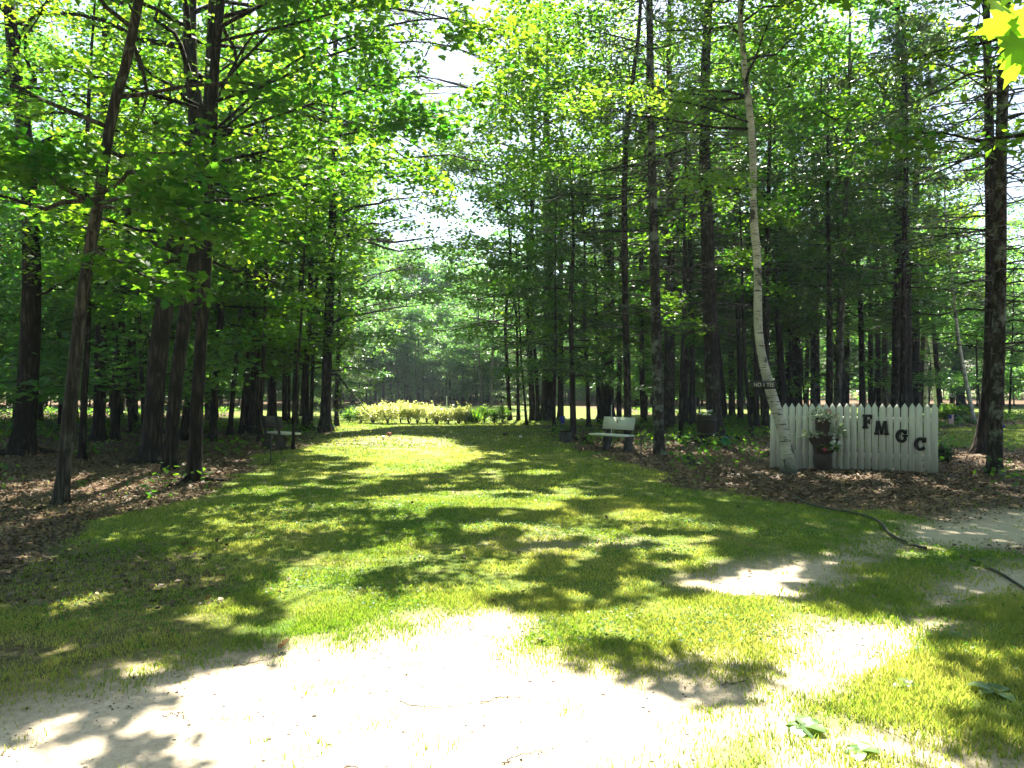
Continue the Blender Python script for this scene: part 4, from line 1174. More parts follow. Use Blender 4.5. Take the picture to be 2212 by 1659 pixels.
pb = None
for i in range(NP_):
    w = .1015 + rng.uniform(-.0035, .0035); u = (i + .5) * sp_; top = 1.245 + .03 * u / FLEN + rng.normal() * .006
    if i == 0: top -= .10
    gzz = float(gz(*(FL + fd * u)[:2])); lo = gzz + .02 + rng.uniform(0, .012)
    lean = rng.normal() * .005
    b = Buf()
    prism(b, [(u - w / 2, lo), (u + w / 2, lo), (u + w / 2 + lean, top - .085), (u + lean, top), (u - w / 2 + lean, top - .085)], .019, Matrix.Translation((0, -.019 - rng.uniform(.001, .004), 0)))
    link('picket', b.mesh('picket', M['paint'], False, None, False), fence)
for z in (.34, .98):
    part('rail', lambda b: box(b, (FLEN / 2, .022, z), (FLEN - .02, .038, .085), bev=.003), 'paint', fence)
for u in (.16, FLEN - .16):
    part('post', lambda b: box(b, (u, .092, .56), (.09, .09, 1.16), bev=.004), 'paint', fence)

# slab-serif letters, unit height
def arc(cx, cz, rx, rz, a0, a1, n=14):
    return [(cx + rx * math.cos(math.radians(a0 + (a1 - a0) * i / n)), cz + rz * math.sin(math.radians(a0 + (a1 - a0) * i / n))) for i in range(n + 1)]


LET = {
    'F': [[(0, 0), (.42, 0), (.42, .16), (.34, .16), (.34, .40), (.42, .40), (.42, .32), (.53, .32), (.53, .68), (.42, .68), (.42, .60), (.34, .60), (.34, .83), (.53, .83), (.53, .68), (.66, .68), (.66, 1), (0, 1), (0, .84), (.07, .84), (.07, .16), (0, .16)]],
    'M': [[(0, 0), (.38, 0), (.38, .15), (.31, .15), (.34, .52), (.47, 0), (.61, 0), (.75, .52), (.77, .15), (.70, .15), (.70, 0), (1.08, 0), (1.08, .15), (1.01, .15), (.93, .85), (.93, 1), (.68, 1), (.54, .52), (.40, 1), (.15, 1), (.15, .85), (.07, .15), (0, .15)]],
    'G': [arc(.46, .5, .46, .5, 52, 330) + [(.86, .10), (.86, .46), (.95, .46), (.95, .61), (.50, .61), (.50, .46), (.60, .46), (.60, .29)] + arc(.47, .5, .17, .28, 300, 62) + [(.57, .70), (.74, .62), (.88, .66), (.88, .99), (.76, .99), (.73, .91)]],
    'C': [arc(.46, .5, .46, .5, 50, 325) + [(.70, .36)] + arc(.47, .5, .17, .28, 312, 62) + [(.57, .68), (.72, .60), (.88, .64), (.88, .99), (.76, .99), (.72, .91)]],
}


def zm1(x, y): return ((2280 + x / 3.95) * .72, (1100 + y / 3.95) * .72)


for ch, (x0, y0, x1, y1) in (('F', (1215, 565, 1330, 735)), ('M', (1352, 640, 1532, 810)), ('G', (1605, 738, 1757, 905)), ('C', (1825, 833, 1970, 1002))):
    u0, zt = fence_u(*zm1(x0, y0)); u1, zb = fence_u(*zm1(x1, y1))
    b = Buf()
    for ol in LET[ch]:
        xm = max(p[0] for p in ol); 
        prism(b, [(u0 + p[0] / xm * (u1 - u0), zb + p[1] * (zt - zb)) for p in ol], .022, Matrix.Translation((0, -.047, 0)))
    o = link('letter', b.mesh('letter', M['black'], False, None, False), fence); o['label'] = 'black slab serif letter ' + ch


# ------------------------------------------------------------------ text helper
def text_mesh(body, height, depth=.002):
    cu = bpy.data.curves.new('lettering', 'FONT'); cu.body = body; cu.size = height * 1.38; cu.extrude = depth; cu.align_x = 'CENTER'; cu.align_y = 'CENTER'
    ob = bpy.data.objects.new('tmp', cu); COL.objects.link(ob)
    bpy.context.view_layer.update()
    me = bpy.data.meshes.new_from_object(ob.evaluated_get(bpy.context.evaluated_depsgraph_get()))
    bpy.data.objects.remove(ob); me.materials.clear()
    return me


# sign nailed to the birch
sY = float(TW.at(1.6)[1]) - .125
sc_ = wp(1650, 831.5, sY)
sign = empty('tee_sign', (sc_[0], sc_[1], sc_[2]), 'small dark board reading NO 1 TEE nailed to the leaning birch', 'sign')
sw, sh = 54 / F * sY, 17.5 / F * sY
part('board', lambda b: box(b, (0, 0, 0), (sw, .022, sh), bev=.003), 'signwood', sign)
tm = text_mesh('NO 1 TEE', sh * .50); tm.materials.append(M['lettering'])
bb = [v.co.x for v in tm.vertices]; k_ = sw * .80 / (max(bb) - min(bb))
tm.transform(Matrix.Diagonal((k_, 1, 1, 1)))
lt = link('lettering', tm, sign); lt.rotation_euler = (PI / 2, 0, 0); lt.location = (-(max(bb) + min(bb)) / 2 * k_, -.0145, 0)

# ------------------------------------------------------------------ stacked pots
px_, py_ = gp(1777, 1024)
pz = float(place_z(px_, py_)) + .012
pot = empty('stacked_flower_pots', (px_, py_, pz), 'tower of three stacked brown pots in front of the white fence', 'planter')


def pocket(b, a, z, r, s=.075):
    P = np.array([(.0, -.11), (.035, -.06), (.06, .0), (.066, .03)])
    lathe(b, [(p[0] * 1.15, p[1]) for p in P], (math.cos(a) * (r + .015), math.sin(a) * (r + .015), z), 12)


part('bottom_pot', lambda b: lathe(b, [(0, 0), (.115, 0), (.135, .05), (.158, .15), (.162, .22), (.150, .28), (.152, .305), (.140, .306), (.135, .27), (0, .27)]), 'terracotta', pot, True)


def midpot(b):
    lathe(b, [(0, .285), (.13, .285), (.15, .31), (.165, .42), (.185, .52), (.205, .61), (.215, .62), (.215, .645), (.2, .645), (.19, .60), (0, .60)])
    for a in (-PI * .5, -PI * .08, PI * 1.08, PI * .5): pocket(b, a, .56, .185)
    for a in (-PI * .75, -PI * .25): pocket(b, a, .42, .15)


part('pocket_pot', midpot, 'terracotta', pot, True)
part('top_pot', lambda b: lathe(b, [(0, .61), (.095, .61), (.105, .65), (.118, .78), (.135, .90), (.142, .905), (.142, .94), (.128, .94), (.122, .90), (0, .90)]), 'terracotta', pot, True)


def pot_plant(label, c, r, h, leafm, n, flowers, size=.05, name='potted_plant'):
    root = empty(name, c, label, 'potted plant', 'flowering plants growing in the stacked pots')
    b = Buf(); a = rng.random(n) * 2 * PI; rr = r * np.sqrt(rng.random(n)); zz = rng.uniform(0, h, n) * (1 - .5 * rr / r)
    P = np.stack([np.cos(a) * rr, np.sin(a) * rr, zz], -1)
    D = np.stack([np.cos(a), np.sin(a), rng.uniform(-.2, .9, n)], -1)
    leaves(b, P, size * rng.uniform(.6, 1.3, n), LEAF4, .6, D=D)
    link('foliage', b.mesh('foliage', M[leafm]), root)
    b = Buf(); m = 14; a = rng.random(m) * 2 * PI; t = np.linspace(0, 1, 4)
    W = np.stack([np.cos(a)[:, None] * r * .8 * t, np.sin(a)[:, None] * r * .8 * t, h * .9 * t - .03 + 0 * a[:, None]], -1)
    V, Q = tubes(W, np.full((m, 4), .0025), 3); b.add(V, Q); link('stems', b.mesh('stems', M['maple'], False, None, True), root)
    for mat, cnt, sz, pos in flowers:
        for i in range(cnt):
            q = np.array(pos) + rng.normal(size=3) * (.035 if cnt > 1 else .0) if pos is not None else P[rng.integers(n)] * 1.1
            b = Buf(); k = 7; aa = np.arange(k) * 2 * PI / k
            leaves(b, np.tile(q, (k, 1)), sz, (LEAF4[0] * np.array([1.2, 1, 1]), LEAF4[1]), .25, D=np.stack([np.cos(aa), np.full(k, -.25), np.sin(aa)], -1), up=np.array([0, -1.2, .35]))
            link('blossom', b.mesh('blossom', M[mat]), root)


pot_plant('pale variegated plant with red and pink blossoms in the top pot', (px_, py_, pz + .90), .25, .24, 'pale', 260, [('pink', 1, .045, (.055, -.16, .15)), ('pink', 1, .042, (.20, -.08, .08)), ('rosy', 1, .035, (.02, -.15, .17))], .062)
pot_plant('bushy green and white plant spilling left from the middle pot', (px_ - .20, py_ - .03, pz + .58), .19, .2, 'pale', 170, [], .055)
pot_plant('bright white spiky plant spilling right from the middle pot', (px_ + .21, py_ - .04, pz + .60), .17, .3, 'pale', 190, [('white', 14, .035, None)], .065)
pot_plant('white flowers with one pink bloom in the low front pocket', (px_ + .03, py_ - .19, pz + .40), .17, .15, 'maple', 110, [('white', 12, .036, (.06, -.03, .08)), ('pink', 1, .045, (-.09, -.06, .0))], .05)
pot_plant('sprig of white flowers low on the right of the pocket pot', (px_ + .22, py_ - .08, pz + .36), .09, .18, 'pale', 50, [('white', 8, .03, None)], .045)

hk = empty('shepherd_hook', (px_ - .05, py_ + .16, pz), 'black shepherd hook rising behind the stacked pots', 'garden hook')
part('rod', lambda b: b.add(*tubes(spline([(0, 0, -.05), (0, 0, .7), (0, 0, 1.15), (-.02, 0, 1.25), (-.09, 0, 1.28), (-.15, 0, 1.24), (-.16, 0, 1.19)], 26), np.full(26, .008), 7)), 'metal', hk, True)

# ------------------------------------------------------------------ hoses
def ground_tube(name, pts, r, mat, label, cat, lift=0., group=None, kink=0):
    W = np.array([gp(*p) for p in pts]); W = np.concatenate([W, np.zeros((len(W), 1))], 1); S = spline(W, 60)
    S[:, 2] = place_z(S[:, 0], S[:, 1]) + r * .8 + lift
    rr = np.full(60, r)
    if kink:
        S[:, :2] += np.repeat(rng.normal(size=(12, 2)), 5, 0) * kink * .5 + np.cumsum(rng.normal(size=(60, 2)), 0) * kink * .14
        S[:, 2] += np.abs(np.interp(np.arange(60), np.arange(0, 60, 10), rng.normal(size=6))) * kink * .8; rr = r * np.linspace(1.3, .5, 60)
    b = Buf(); V, Q = tubes(S, rr, 8); b.add(V, Q)
    if kink:
        for q in (18, 34, 45):
            d = unit(S[q + 3] - S[q - 3]); e = unit(d + np.array([-d[1], d[0], .25]) * rng.choice([-1, 1]) * .9); l = rng.uniform(.04, .11)
            V, Q = tubes(np.stack([S[q], S[q] + e * l * .5 + [0, 0, .004], S[q] + e * l]), np.array([.7, .5, .3]) * r, 5); b.add(V, Q)
    return tag(link(name, b.mesh(name, M[mat], True, None, False)), label, cat, group)


ground_tube('garden_hose', [(1560, 1030), (1600, 1032), (1640, 1035), (1672, 1050), (1705, 1072), (1740, 1090), (1790, 1103), (1840, 1113), (1880, 1124), (1905, 1138), (1920, 1154), (1945, 1170), (1975, 1185), (2000, 1193)], .016, 'hose', 'long black hose curving from the mulch across the lawn', 'hose', .012)
ground_tube('garden_hose', [(2098, 1213), (2130, 1226), (2165, 1243), (2195, 1262), (2225, 1285)], .013, 'hose', 'short dark hose end lying on the dirt at the right edge', 'hose', .005)

# ------------------------------------------------------------------ benches
def bench(label, cx, cy, rz, L, seatm, backm, mark):
    r = empty('bench', (cx, cy, float(place_z(cx, cy))), label, 'bench', 'benches beside the lawn', rz)
    # local: x along the bench, -y is the way it faces
    part('seat', lambda b: [box(b, (0, -.10 - .02, .385), (L * 1.12, .19, .042), bev=.006), box(b, (0, -.315, .385), (L * 1.12, .19, .042), bev=.006)], seatm, r)
    rt = Matrix.Rotation(-.20, 3, 'X')
    bk = part('backrest', lambda b: box(b, (0, .055, .655), (L, .035, .30), rt, .006), backm, r)
    if mark:
        part('mark', lambda b: [box(b, (-.02, .024, .73), (.035, .006, .03), rt), box(b, (-.02, .034, .685), (.03, .006, .03), rt)], 'black', bk)
    for x in (-L * .34, L * .34):
        part('leg', lambda b: [prism(b, [(-.20, 0), (.12, 0), (.08, .05), (.03, .33), (.03, .36), (-.36 + .1, .36), (-.24, .32), (-.15, .05)], .055, Matrix.Translation((x + .0275, -.05, 0)) @ Matrix.Rotation(PI / 2, 4, 'Z') @ Matrix.Scale(-1, 4, (1, 0, 0)) @ Matrix.Scale(1, 4)),
                               box(b, (x, .085, .57), (.05, .05, .50), rt, .004)], 'concrete', r)
    return r


bx_, by_ = gp(1333, 973)
bench('white bench with a plain backboard at the right lawn edge', bx_, by_, math.atan2(-.74, .48) + .12, 1.0, 'benchpaint', 'benchpaint', True)
bx_, by_ = gp(592, 972)
bench('dark grey bench seen from behind at the left lawn edge', bx_, by_, math.atan2(.62, -.62), 1.0, 'benchpaint', 'greyboard', False)


def stake(px, py, h, r, mat, label, name='stake', cat='stake', lean=(0, 0), grp=None):
    x, y = gp(px, py); z = float(place_z(x, y))
    b = Buf(); P = np.array([(0, 0, -.05), (lean[0] * .5, lean[1] * .5, h * .5), (lean[0], lean[1], h)]); V, Q = tubes(P, np.array([r, r, r * .95]), 8); b.add(V, Q)
    lathe(b, [(r * 1.4, h - .02), (r * 1.4, h), (0, h + .01)], (lean[0], lean[1], 0), 8)
    return tag(link(name, b.mesh(name, M[mat], False, None, False), loc=(x, y, z)), label, cat, grp)


stake(1385, 989, .46, .013, 'metal', 'thin black stake in the grass between white bench and lichen pine', grp='thin stakes beside the lawn')
stake(585, 1002, .52, .013, 'metal', 'thin black stake in front of the dark grey bench', grp='thin stakes beside the lawn')
stake(736, 948, .16, .006, 'ball', 'short pale stake left of the round white tee marker', grp='thin stakes beside the lawn')
stake(965, 888, .85, .03, 'ball', 'white post standing behind the sunlit hedge', name='marker_post', cat='post')
stake(1321, 962, 1.05, .012, 'benchpaint', 'thin pale rod standing behind the left end of the white bench', name='rod', cat='rod')


# tee markers
def marker(px, py, r, mat, label, sq=False):
    x, y = gp(px, py); z = float(place_z(x, y))
    root = empty('tee_marker', (x, y, z), label, 'tee marker', 'tee markers on the lawn')
    prof = [(0, .03)] + [(r * math.sin(a), .03 + r - r * math.cos(a)) for a in np.linspace(.1, PI - .05, 12)] + [(0, .03 + 2 * r)]
    if sq: part('head', lambda b: box(b, (0, 0, .03 + r), (r * 2.2, r * 2, r * 1.9), Matrix.Rotation(.4, 3, 'Z'), .012), mat, root)
    else: part('head', lambda b: lathe(b, prof, n=20), mat, root, True)
    part('spike', lambda b: lathe(b, [(.012, -.05), (.012, .04)], n=8), 'metal', root)


marker(828, 951, .052, 'ball', 'round white tee marker on the sunny left of the lawn')
marker(841, 944, .055, 'red', 'reddish brown block tee marker behind the left white ball', True)
marker(1091, 944, .05, 'tub', 'dark tee marker in the shade on the right of the lawn', True)
marker(1124, 951, .045, 'ball', 'white ball tee marker in the shade near the bins')

# bins, cloth, stumps, tub, basin
for px, w, lab in ((1214, .085, 'left of two small dark bins by the lawn edge'), (1228, .092, 'right and larger of two small dark bins by the lawn edge')):
    x, y = gp(px, 956); r = empty('bin', (x, y, float(place_z(x, y))), lab, 'bin', 'small dark bins by the lawn')
    part('body', lambda b: lathe(b, [(0, 0), (w * .85, 0), (w * .9, .04), (w, .30), (w * .86, .30), (w * .8, .05)], n=18), 'metal', r, True)
    part('rim', lambda b: lathe(b, [(w * 1.0, .285), (w * 1.1, .29), (w * 1.1, .315), (w * .86, .315)], n=18), 'tub', r, True)
x, y = gp(1216, 938)
st = stake(1216, 938, 1.05, .014, 'tub', 'slanting thin stick leaning by the trunk above the bins', name='leaning_stick', cat='stick', lean=(-.16, 0))
tw_ = Buf(); u = np.linspace(0, 1, 7); v = np.linspace(0, 1, 7); U, Vv = np.meshgrid(u, v)
X_ = (U - .5) * (.17 - .03 * Vv); Z_ = -.23 * Vv; Y_ = .018 * np.sin(U * 9) * (.3 + Vv) + .03 * np.abs(U - .5)
idx = np.arange(49).reshape(7, 7); qd = np.stack([idx[:-1, :-1], idx[:-1, 1:], idx[1:, 1:], idx[1:, :-1]], -1).reshape(-1, 4)
tw_.add(np.stack([X_, Y_, Z_], -1).reshape(-1, 3), q=qd); tw_.add(np.stack([X_, Y_ + .012, Z_], -1).reshape(-1, 3), q=qd[:, ::-1])
tz = wp(1215, 899, y - .03)
tag(link('towel', tw_.mesh('towel', M['blue'], True, None, False), loc=tuple(tz)), 'blue cloth hanging on the slanting stick above the bins', 'towel')


def stump(px, py, w, h, mat, label, name='stump', roots=4):
    x, y = gp(px, py); r = w / F * y / 2; z = float(place_z(x, y))
    root = empty(name, (x, y, z), label, 'stump', 'old stumps on the forest floor')
    n = 18; a = np.arange(n) * 2 * PI / n; b = Buf()
    hz = np.linspace(0, 1, 8)
    rr = r * (1 + .5 * np.exp(-hz[:, None] * 4) * (.6 + .4 * np.cos(4 * a + px))) * (1 + .25 * (vnoise(hz[:, None] * 3 + px, np.cos(a) * 2 + np.sin(a) + px) - .5)) * (1 - .35 * hz[:, None])
    top = h * (1 + .35 * (vnoise(np.cos(a) * 2 + px, np.sin(a) * 2) - .5) * 2)
    V = np.stack([rr * np.cos(a), rr * np.sin(a), hz[:, None] * top[None] - .04], -1)
    idx = np.arange(8 * n).reshape(8, n); nx_ = np.roll(idx, -1, 1)
    b.add(np.concatenate([V.reshape(-1, 3), [[0, 0, h * .85]]]), q=np.stack([idx[:-1], nx_[:-1], nx_[1:], idx[1:]], -1).reshape(-1, 4), t=np.stack([idx[-1], nx_[-1], np.full(n, 8 * n)], -1))
    link('wood', b.mesh('wood', M[mat], True, None, False), root)
    b = Buf()
    for i in range(roots):
        az = i * 2 * PI / roots + rng.random(); t = np.linspace(0, 1, 6); l = r * 2.2
        P = np.stack([np.cos(az + .4 * t) * (r * .6 + l * t), np.sin(az + .4 * t) * (r * .6 + l * t), h * .3 * (1 - t) ** 2 - .03 * t], -1)
        V, Q = tubes(P, r * .3 * (1 - t) + .012, 7); b.add(V, Q)
    link('roots', b.mesh('roots', M[mat], True, None, False), root)
    return x, y, z


stump(1267, 958, 22, .22, 'rot', 'dark rotten stump between the bins and the white bench')
stump(1490, 1004, 30, .24, 'moss', 'small mossy stump at the lawn edge left of the fence')
sx_, sy_, sz_ = stump(1526, 958, 50, .26, 'rot', 'broad low stump under the flower tub', roots=6)
tub = empty('flower_tub', (sx_, sy_, sz_ + .19), 'dark wooden barrel tub standing on the broad low stump', 'tub')
part('barrel', lambda b: lathe(b, [(0, 0), (.22, 0), (.25, .12), (.265, .28), (.26, .45), (.245, .60), (.225, .60), (.235, .45), (.235, .52), (0, .52)], n=24, wob=.008), 'tub', tub, True)
for z in (.10, .48): part('hoop', lambda b: lathe(b, [(.256, z - .018), (.27, z - .018), (.27, z + .018), (.256, z + .018)], n=24), 'metal', tub, True)
root = empty('potted_plant', (sx_, sy_, sz_ + .72), 'small pale flowered plant growing in the barrel tub', 'potted plant')
b = Buf(); n = 90; a = rng.random(n) * 6.28; rr = .24 * np.sqrt(rng.random(n)); P = np.stack([np.cos(a) * rr, np.sin(a) * rr, rng.uniform(0, .16, n)], -1)
leaves(b, P, .06, LEAF4, .6); link('foliage', b.mesh('foliage', M['maple']), root)
for i in range(12):
    b = Buf(); q = P[i] + [0, -.03, .04]; aa = np.arange(6) * PI / 3
    leaves(b, np.tile(q, (6, 1)), .035, LEAF4, .2, D=np.stack([np.cos(aa), np.sin(aa), 0 * aa], -1), up=np.array([0, -.8, .6])); link('blossom', b.mesh('blossom', M['white']), root)
x, y = gp(1566, 962)
bs = empty('basin', (x, y, float(place_z(x, y)) + .10), 'green plastic basin tipped against the roots of the big pine', 'basin')
bs.rotation_euler = (1.0, .5, .2)
part('bowl', lambda b: lathe(b, [(0, -.07), (.06, -.07), (.10, -.045), (.125, .01), (.13, .05), (.12, .05), (.11, .0), (.085, -.04), (0, -.055)], n=24), 'green', bs, True)
part('rim', lambda b: lathe(b, [(.122, .046), (.145, .046), (.145, .06), (.122, .06)], n=24), 'green', bs, True)

# ------------------------------------------------------------------ hedge of sunlit shrubs
def shrub(px, py, w, h, label, leafm='hedge', n=900, open_=.35, size=.075, name='shrub', group='sunlit shrubs of the low hedge', stems=6):
    x, y = gp(px, py); z = float(place_z(x, y)); r = w / F * y / 2
    root = empty(name, (x, y, z), label, 'shrub', group)
    b = Buf(); m = stems; k = 5; t = np.linspace(0, 1, k); a = rng.random(m) * 6.28; rad = r * rng.uniform(.3, .9, m)
    W = np.stack([np.cos(a)[:, None] * rad[:, None] * t ** 1.4, np.sin(a)[:, None] * rad[:, None] * t ** 1.4, -.03 + h * .9 * t + 0 * a[:, None]], -1)
    W[:, 1:] += rng.normal(size=(m, k - 1, 3)) * .025
    V, Q = tubes(W, np.linspace(.022, .006, k)[None].repeat(m, 0), 5); b.add(V, Q)
    mm = m * 5; i0 = rng.integers(0, m, mm); s0 = W[i0, 2 + rng.integers(0, 2, mm)]; d = rng.normal(size=(mm, 3)) * [1, 1, .5] + [0, 0, .35]
    W2 = s0[:, None] + unit(d)[:, None] * (np.linspace(0, .3, 3))[None, :, None]
    V, Q = tubes(W2, np.array([.008, .005, .003])[None].repeat(mm, 0), 3); b.add(V, Q)
    link('stems', b.mesh('stems', M['bark_dark'], False, None, False), root)
    b = Buf(); u = unit(rng.normal(size=(n, 3))); q = rng.random(n) ** .45
    lump = .5 + 1.0 * fbm(u[:, 0] * 2 + px, u[:, 1] * 2 + u[:, 2] * 2, 2)
    P = np.stack([u[:, 0] * r * q * lump, u[:, 1] * min(r, .55) * q * lump, h * (open_ + (1 - open_) * (.5 + .5 * u[:, 2] * q) * (.65 + .5 * lump) * 1.0)], -1)
    sh = P[rng.integers(0, n, 14)]; sh = sh[sh[:, 2] > h * .55]
    if len(sh):
        Q_ = np.repeat(sh, 12, 0); Q_ = Q_ + rng.normal(size=Q_.shape) * .025; Q_[:, 2] += rng.random(len(Q_)) * h * .38
        P = np.concatenate([P, Q_])
    leaves(b, P, size * rng.uniform(.5, 1.3, len(P)), LEAF4, .8)
    link('foliage', b.mesh('foliage', M[leafm]), root)


for px, w, h, op, lab in ((806, 64, .74, .06, 'dense pale shrub at the left end of the hedge'), (838, 58, .84, .06, 'tallest dense pale shrub of the hedge, second from left'),
                          (866, 44, .74, .34, 'bare legged shrub right of the tallest dense one'), (884, 38, .66, .3, 'small shrub squeezed in left of the hedge centre'),
                          (902, 42, .72, .36, 'hedge shrub with two dark bare stems at centre'), (922, 42, .74, .36, 'hedge shrub with spindly top twigs just right of centre'),
                          (944, 40, .56, .2, 'low thin shrub in the hedge left of white post'), (968, 52, .58, .3, 'rounded dome shrub in front of the white post'),
                          (992, 38, .62, .2, 'small upright shrub right of the rounded dome'), (1006, 28, .56, .32, 'single stemmed shrub beside the iris leaves')):
    shrub(px, 916.5 - rng.uniform(0, 2.5), w * rng.uniform(.9, 1.2), h * rng.uniform(.85, 1.12), lab, n=int(21 * w), size=.085, open_=op * .6, stems=4 if op > .28 else 8)
for px, w, h, lab in ((1046, 26, .62, 'dark green bush right of the iris clump'), (1068, 30, .5, 'pale bush between the dark bush and the light green one'), (1086, 30, .60, 'light green bush before the first slim right trunk'), (756, 40, .46, 'low green plant at the left corner of the lawn mouth'), (780, 34, .55, 'yellow green bush touching the dense left hedge shrub')):
    shrub(px, 914, w, h, lab, 'birchleaf', int(20 * w), .08, name='bush', group='green bushes beside the hedge')
x, y = gp(1022, 915)
ir = empty('iris_clump', (x, y, float(place_z(x, y))), 'clump of upright sword shaped iris leaves in the hedge', 'iris')
b = Buf(); n = 150; P = np.stack([rng.normal(size=n) * .14, rng.normal(size=n) * .1, np.zeros(n)], -1); D = np.stack([rng.normal(size=n) * .25, rng.normal(size=n) * .25, np.ones(n)], -1)
leaves(b, P, rng.uniform(.4, .75, n), (NEEDLE[0] * np.array([.8, 1, 1]), NEEDLE[1]), .5, D=D, up=np.array([0, -1., .1])); link('foliage', b.mesh('foliage', M['birchleaf']), ir)

# ------------------------------------------------------------------ garden bed on the right
for px, lab in ((2040, 'bright fern like bush left in the right garden bed'), (2062, 'bright fern like bush in the middle of the garden bed'), (2086, 'bluish green bush right in the garden bed')):
    shrub(px, 906, 32, .55, lab, 'birchleaf', 700, .1, .09, 'bush', 'bushes of the garden bed on the right')
x, y = gp(2066, 912); kt = empty('kettle', (x, y, float(place_z(x, y))), 'round black kettle pot in front of the garden bed', 'kettle')
part('pot', lambda b: lathe(b, [(0, 0.03), (.08, .04), (.13, .10), (.145, .18), (.12, .26), (.105, .28), (.115, .30), (.10, .30), (.09, .27), (0, .25)], n=20), 'metal', kt, True)
for a in (0, 2.1, 4.2): part('foot', lambda b: lathe(b, [(.018, -.02), (.024, .07)], (math.cos(a) * .08, math.sin(a) * .08, 0), 8), 'metal', kt)
x, y = gp(2093, 913); pl = empty('flower_box', (x, y, float(place_z(x, y))), 'low dark box of pinkish flowers right of the black kettle', 'planter')
part('box', lambda b: [box(b, (0, 0, .07), (.34, .2, .14), bev=.01), box(b, (0, 0, .135), (.36, .22, .03), bev=.005)], 'tub', pl)
pp = empty('potted_plant', (x, y, float(place_z(x, y)) + .14), 'pinkish flowering plant filling the low dark box', 'potted plant')
b = Buf(); n = 90; P = np.stack([rng.uniform(-.2, .2, n), rng.uniform(-.12, .12, n), rng.uniform(0, .12, n)], -1); leaves(b, P, .07, LEAF4, .6); link('foliage', b.mesh('foliage', M['maple']), pp)
b = Buf(); n = 60; P = np.stack([rng.uniform(-.2, .2, n), rng.uniform(-.14, .08, n), rng.uniform(.05, .18, n)], -1); leaves(b, P, .06, LEAF4, .6); link('blossoms', b.mesh('blossoms', M['rosy']), pp)


def flag_mat():
    m, nt, N, L = nmat('striped_flag')
    out = N.new('ShaderNodeOutputMaterial'); p = N.new('ShaderNodeBsdfPrincipled'); p.inputs['Roughness'].default_value = .8
    tc = N.new('ShaderNodeTexCoord'); s = N.new('ShaderNodeSeparateXYZ'); L.new(tc.outputs['Generated'], s.inputs[0])
    def math_(op, a, b):
        n = N.new('ShaderNodeMath'); n.operation = op
        for i, v in enumerate((a, b)):
            if v is None: continue
            if isinstance(v, (int, float)): n.inputs[i].default_value = v
            else: L.new(v, n.inputs[i])
        return n.outputs[0]
    f = math_('FRACT', math_('MULTIPLY', s.outputs[0], 6.5), None)
    st = math_('LESS_THAN', f, .5)
    mx = N.new('ShaderNodeMixRGB'); L.new(st, mx.inputs[0]); mx.inputs[1].default_value = (.7, .68, .64, 1); mx.inputs[2].default_value = (.45, .03, .04, 1)
    can = math_('MULTIPLY', math_('GREATER_THAN', s.outputs[2], .58), math_('LESS_THAN', s.outputs[0], .54))
    m2 = N.new('ShaderNodeMixRGB'); L.new(can, m2.inputs[0]); L.new(mx.outputs[0], m2.inputs[1]); m2.inputs[2].default_value = (.03, .04, .18, 1)
    L.new(m2.outputs[0], p.inputs['Base Color']); L.new(p.outputs[0], out.inputs[0]); return m


M['flag'] = flag_mat()

x, y = gp(2055, 922); fg = empty('garden_flag', (x, y, float(place_z(x, y))), 'small red striped flag hanging on a thin stick before the bed', 'flag')
part('pole', lambda b: b.add(*tubes(np.array([(-.12, .01, -.05), (-.12, .01, .2), (-.12, .01, .5)]), np.full(3, .008), 6)), 'metal', fg)
b = Buf(); X_ = (U - .5) * .2; Z_ = .47 - .36 * Vv; Y_ = .02 * np.sin(U * 7 + Vv * 2)
b.add(np.stack([X_, Y_, Z_], -1).reshape(-1, 3), q=qd); b.add(np.stack([X_, Y_ + .004, Z_], -1).reshape(-1, 3), q=qd[:, ::-1]); link('cloth', b.mesh('cloth', M['flag'], True, None, False), fg)
x, y = gp(2057, 899); hb = empty('hanging_basket', (x, y, float(place_z(x, y))), 'round planted basket on a post behind the garden bed', 'basket')
part('post', lambda b: lathe(b, [(.03, -.05), (.03, .85), (0, .86)], n=8), 'tub', hb)
part('bowl', lambda b: lathe(b, [(0, .80), (.09, .83), (.13, .90), (.14, .95), (.12, .95), (0, .93)], n=16), 'tub', hb, True)
b = Buf(); n = 130; P = unit(rng.normal(size=(n, 3))) * .17 * rng.random((n, 1)) ** .4 + [0, 0, .98]; leaves(b, P, .07, LEAF4, .8); link('foliage', b.mesh('foliage', M['pale']), hb)
x, y = gp(2167, 925); bm_ = empty('tee_marker', (x, y, float(place_z(x, y))), 'small blue marker on the far right lawn', 'tee marker', 'tee markers on the lawn')
part('head', lambda b: lathe(b, [(0, .0), (.05, .0), (.055, .06), (.05, .12), (0, .13)], n=14), 'blue', bm_, True)
part('spike', lambda b: lathe(b, [(.012, -.05), (.012, .02)], n=8), 'metal', bm_)
x, y = gp(2194, 921); lp = Buf(); lp.add(*tubes(np.array([(0, 0, .0), (-.1, .05, .18), (-.26, .12, .44)]), np.array([.02, .018, .012]), 6))
tag(link('fallen_pole', lp.mesh('fallen_pole', M['bark_pale'], False, None, False), loc=(x, y, float(place_z(x, y)))), 'pale broken pole slanting from the far right lawn', 'branch')

# fence-side bush at the right end
shrub(2042, 1002, 34, .30, 'dark low bush at the right end of the fence', 'hemlock', 500, .05, .06, 'bush', None, 5)

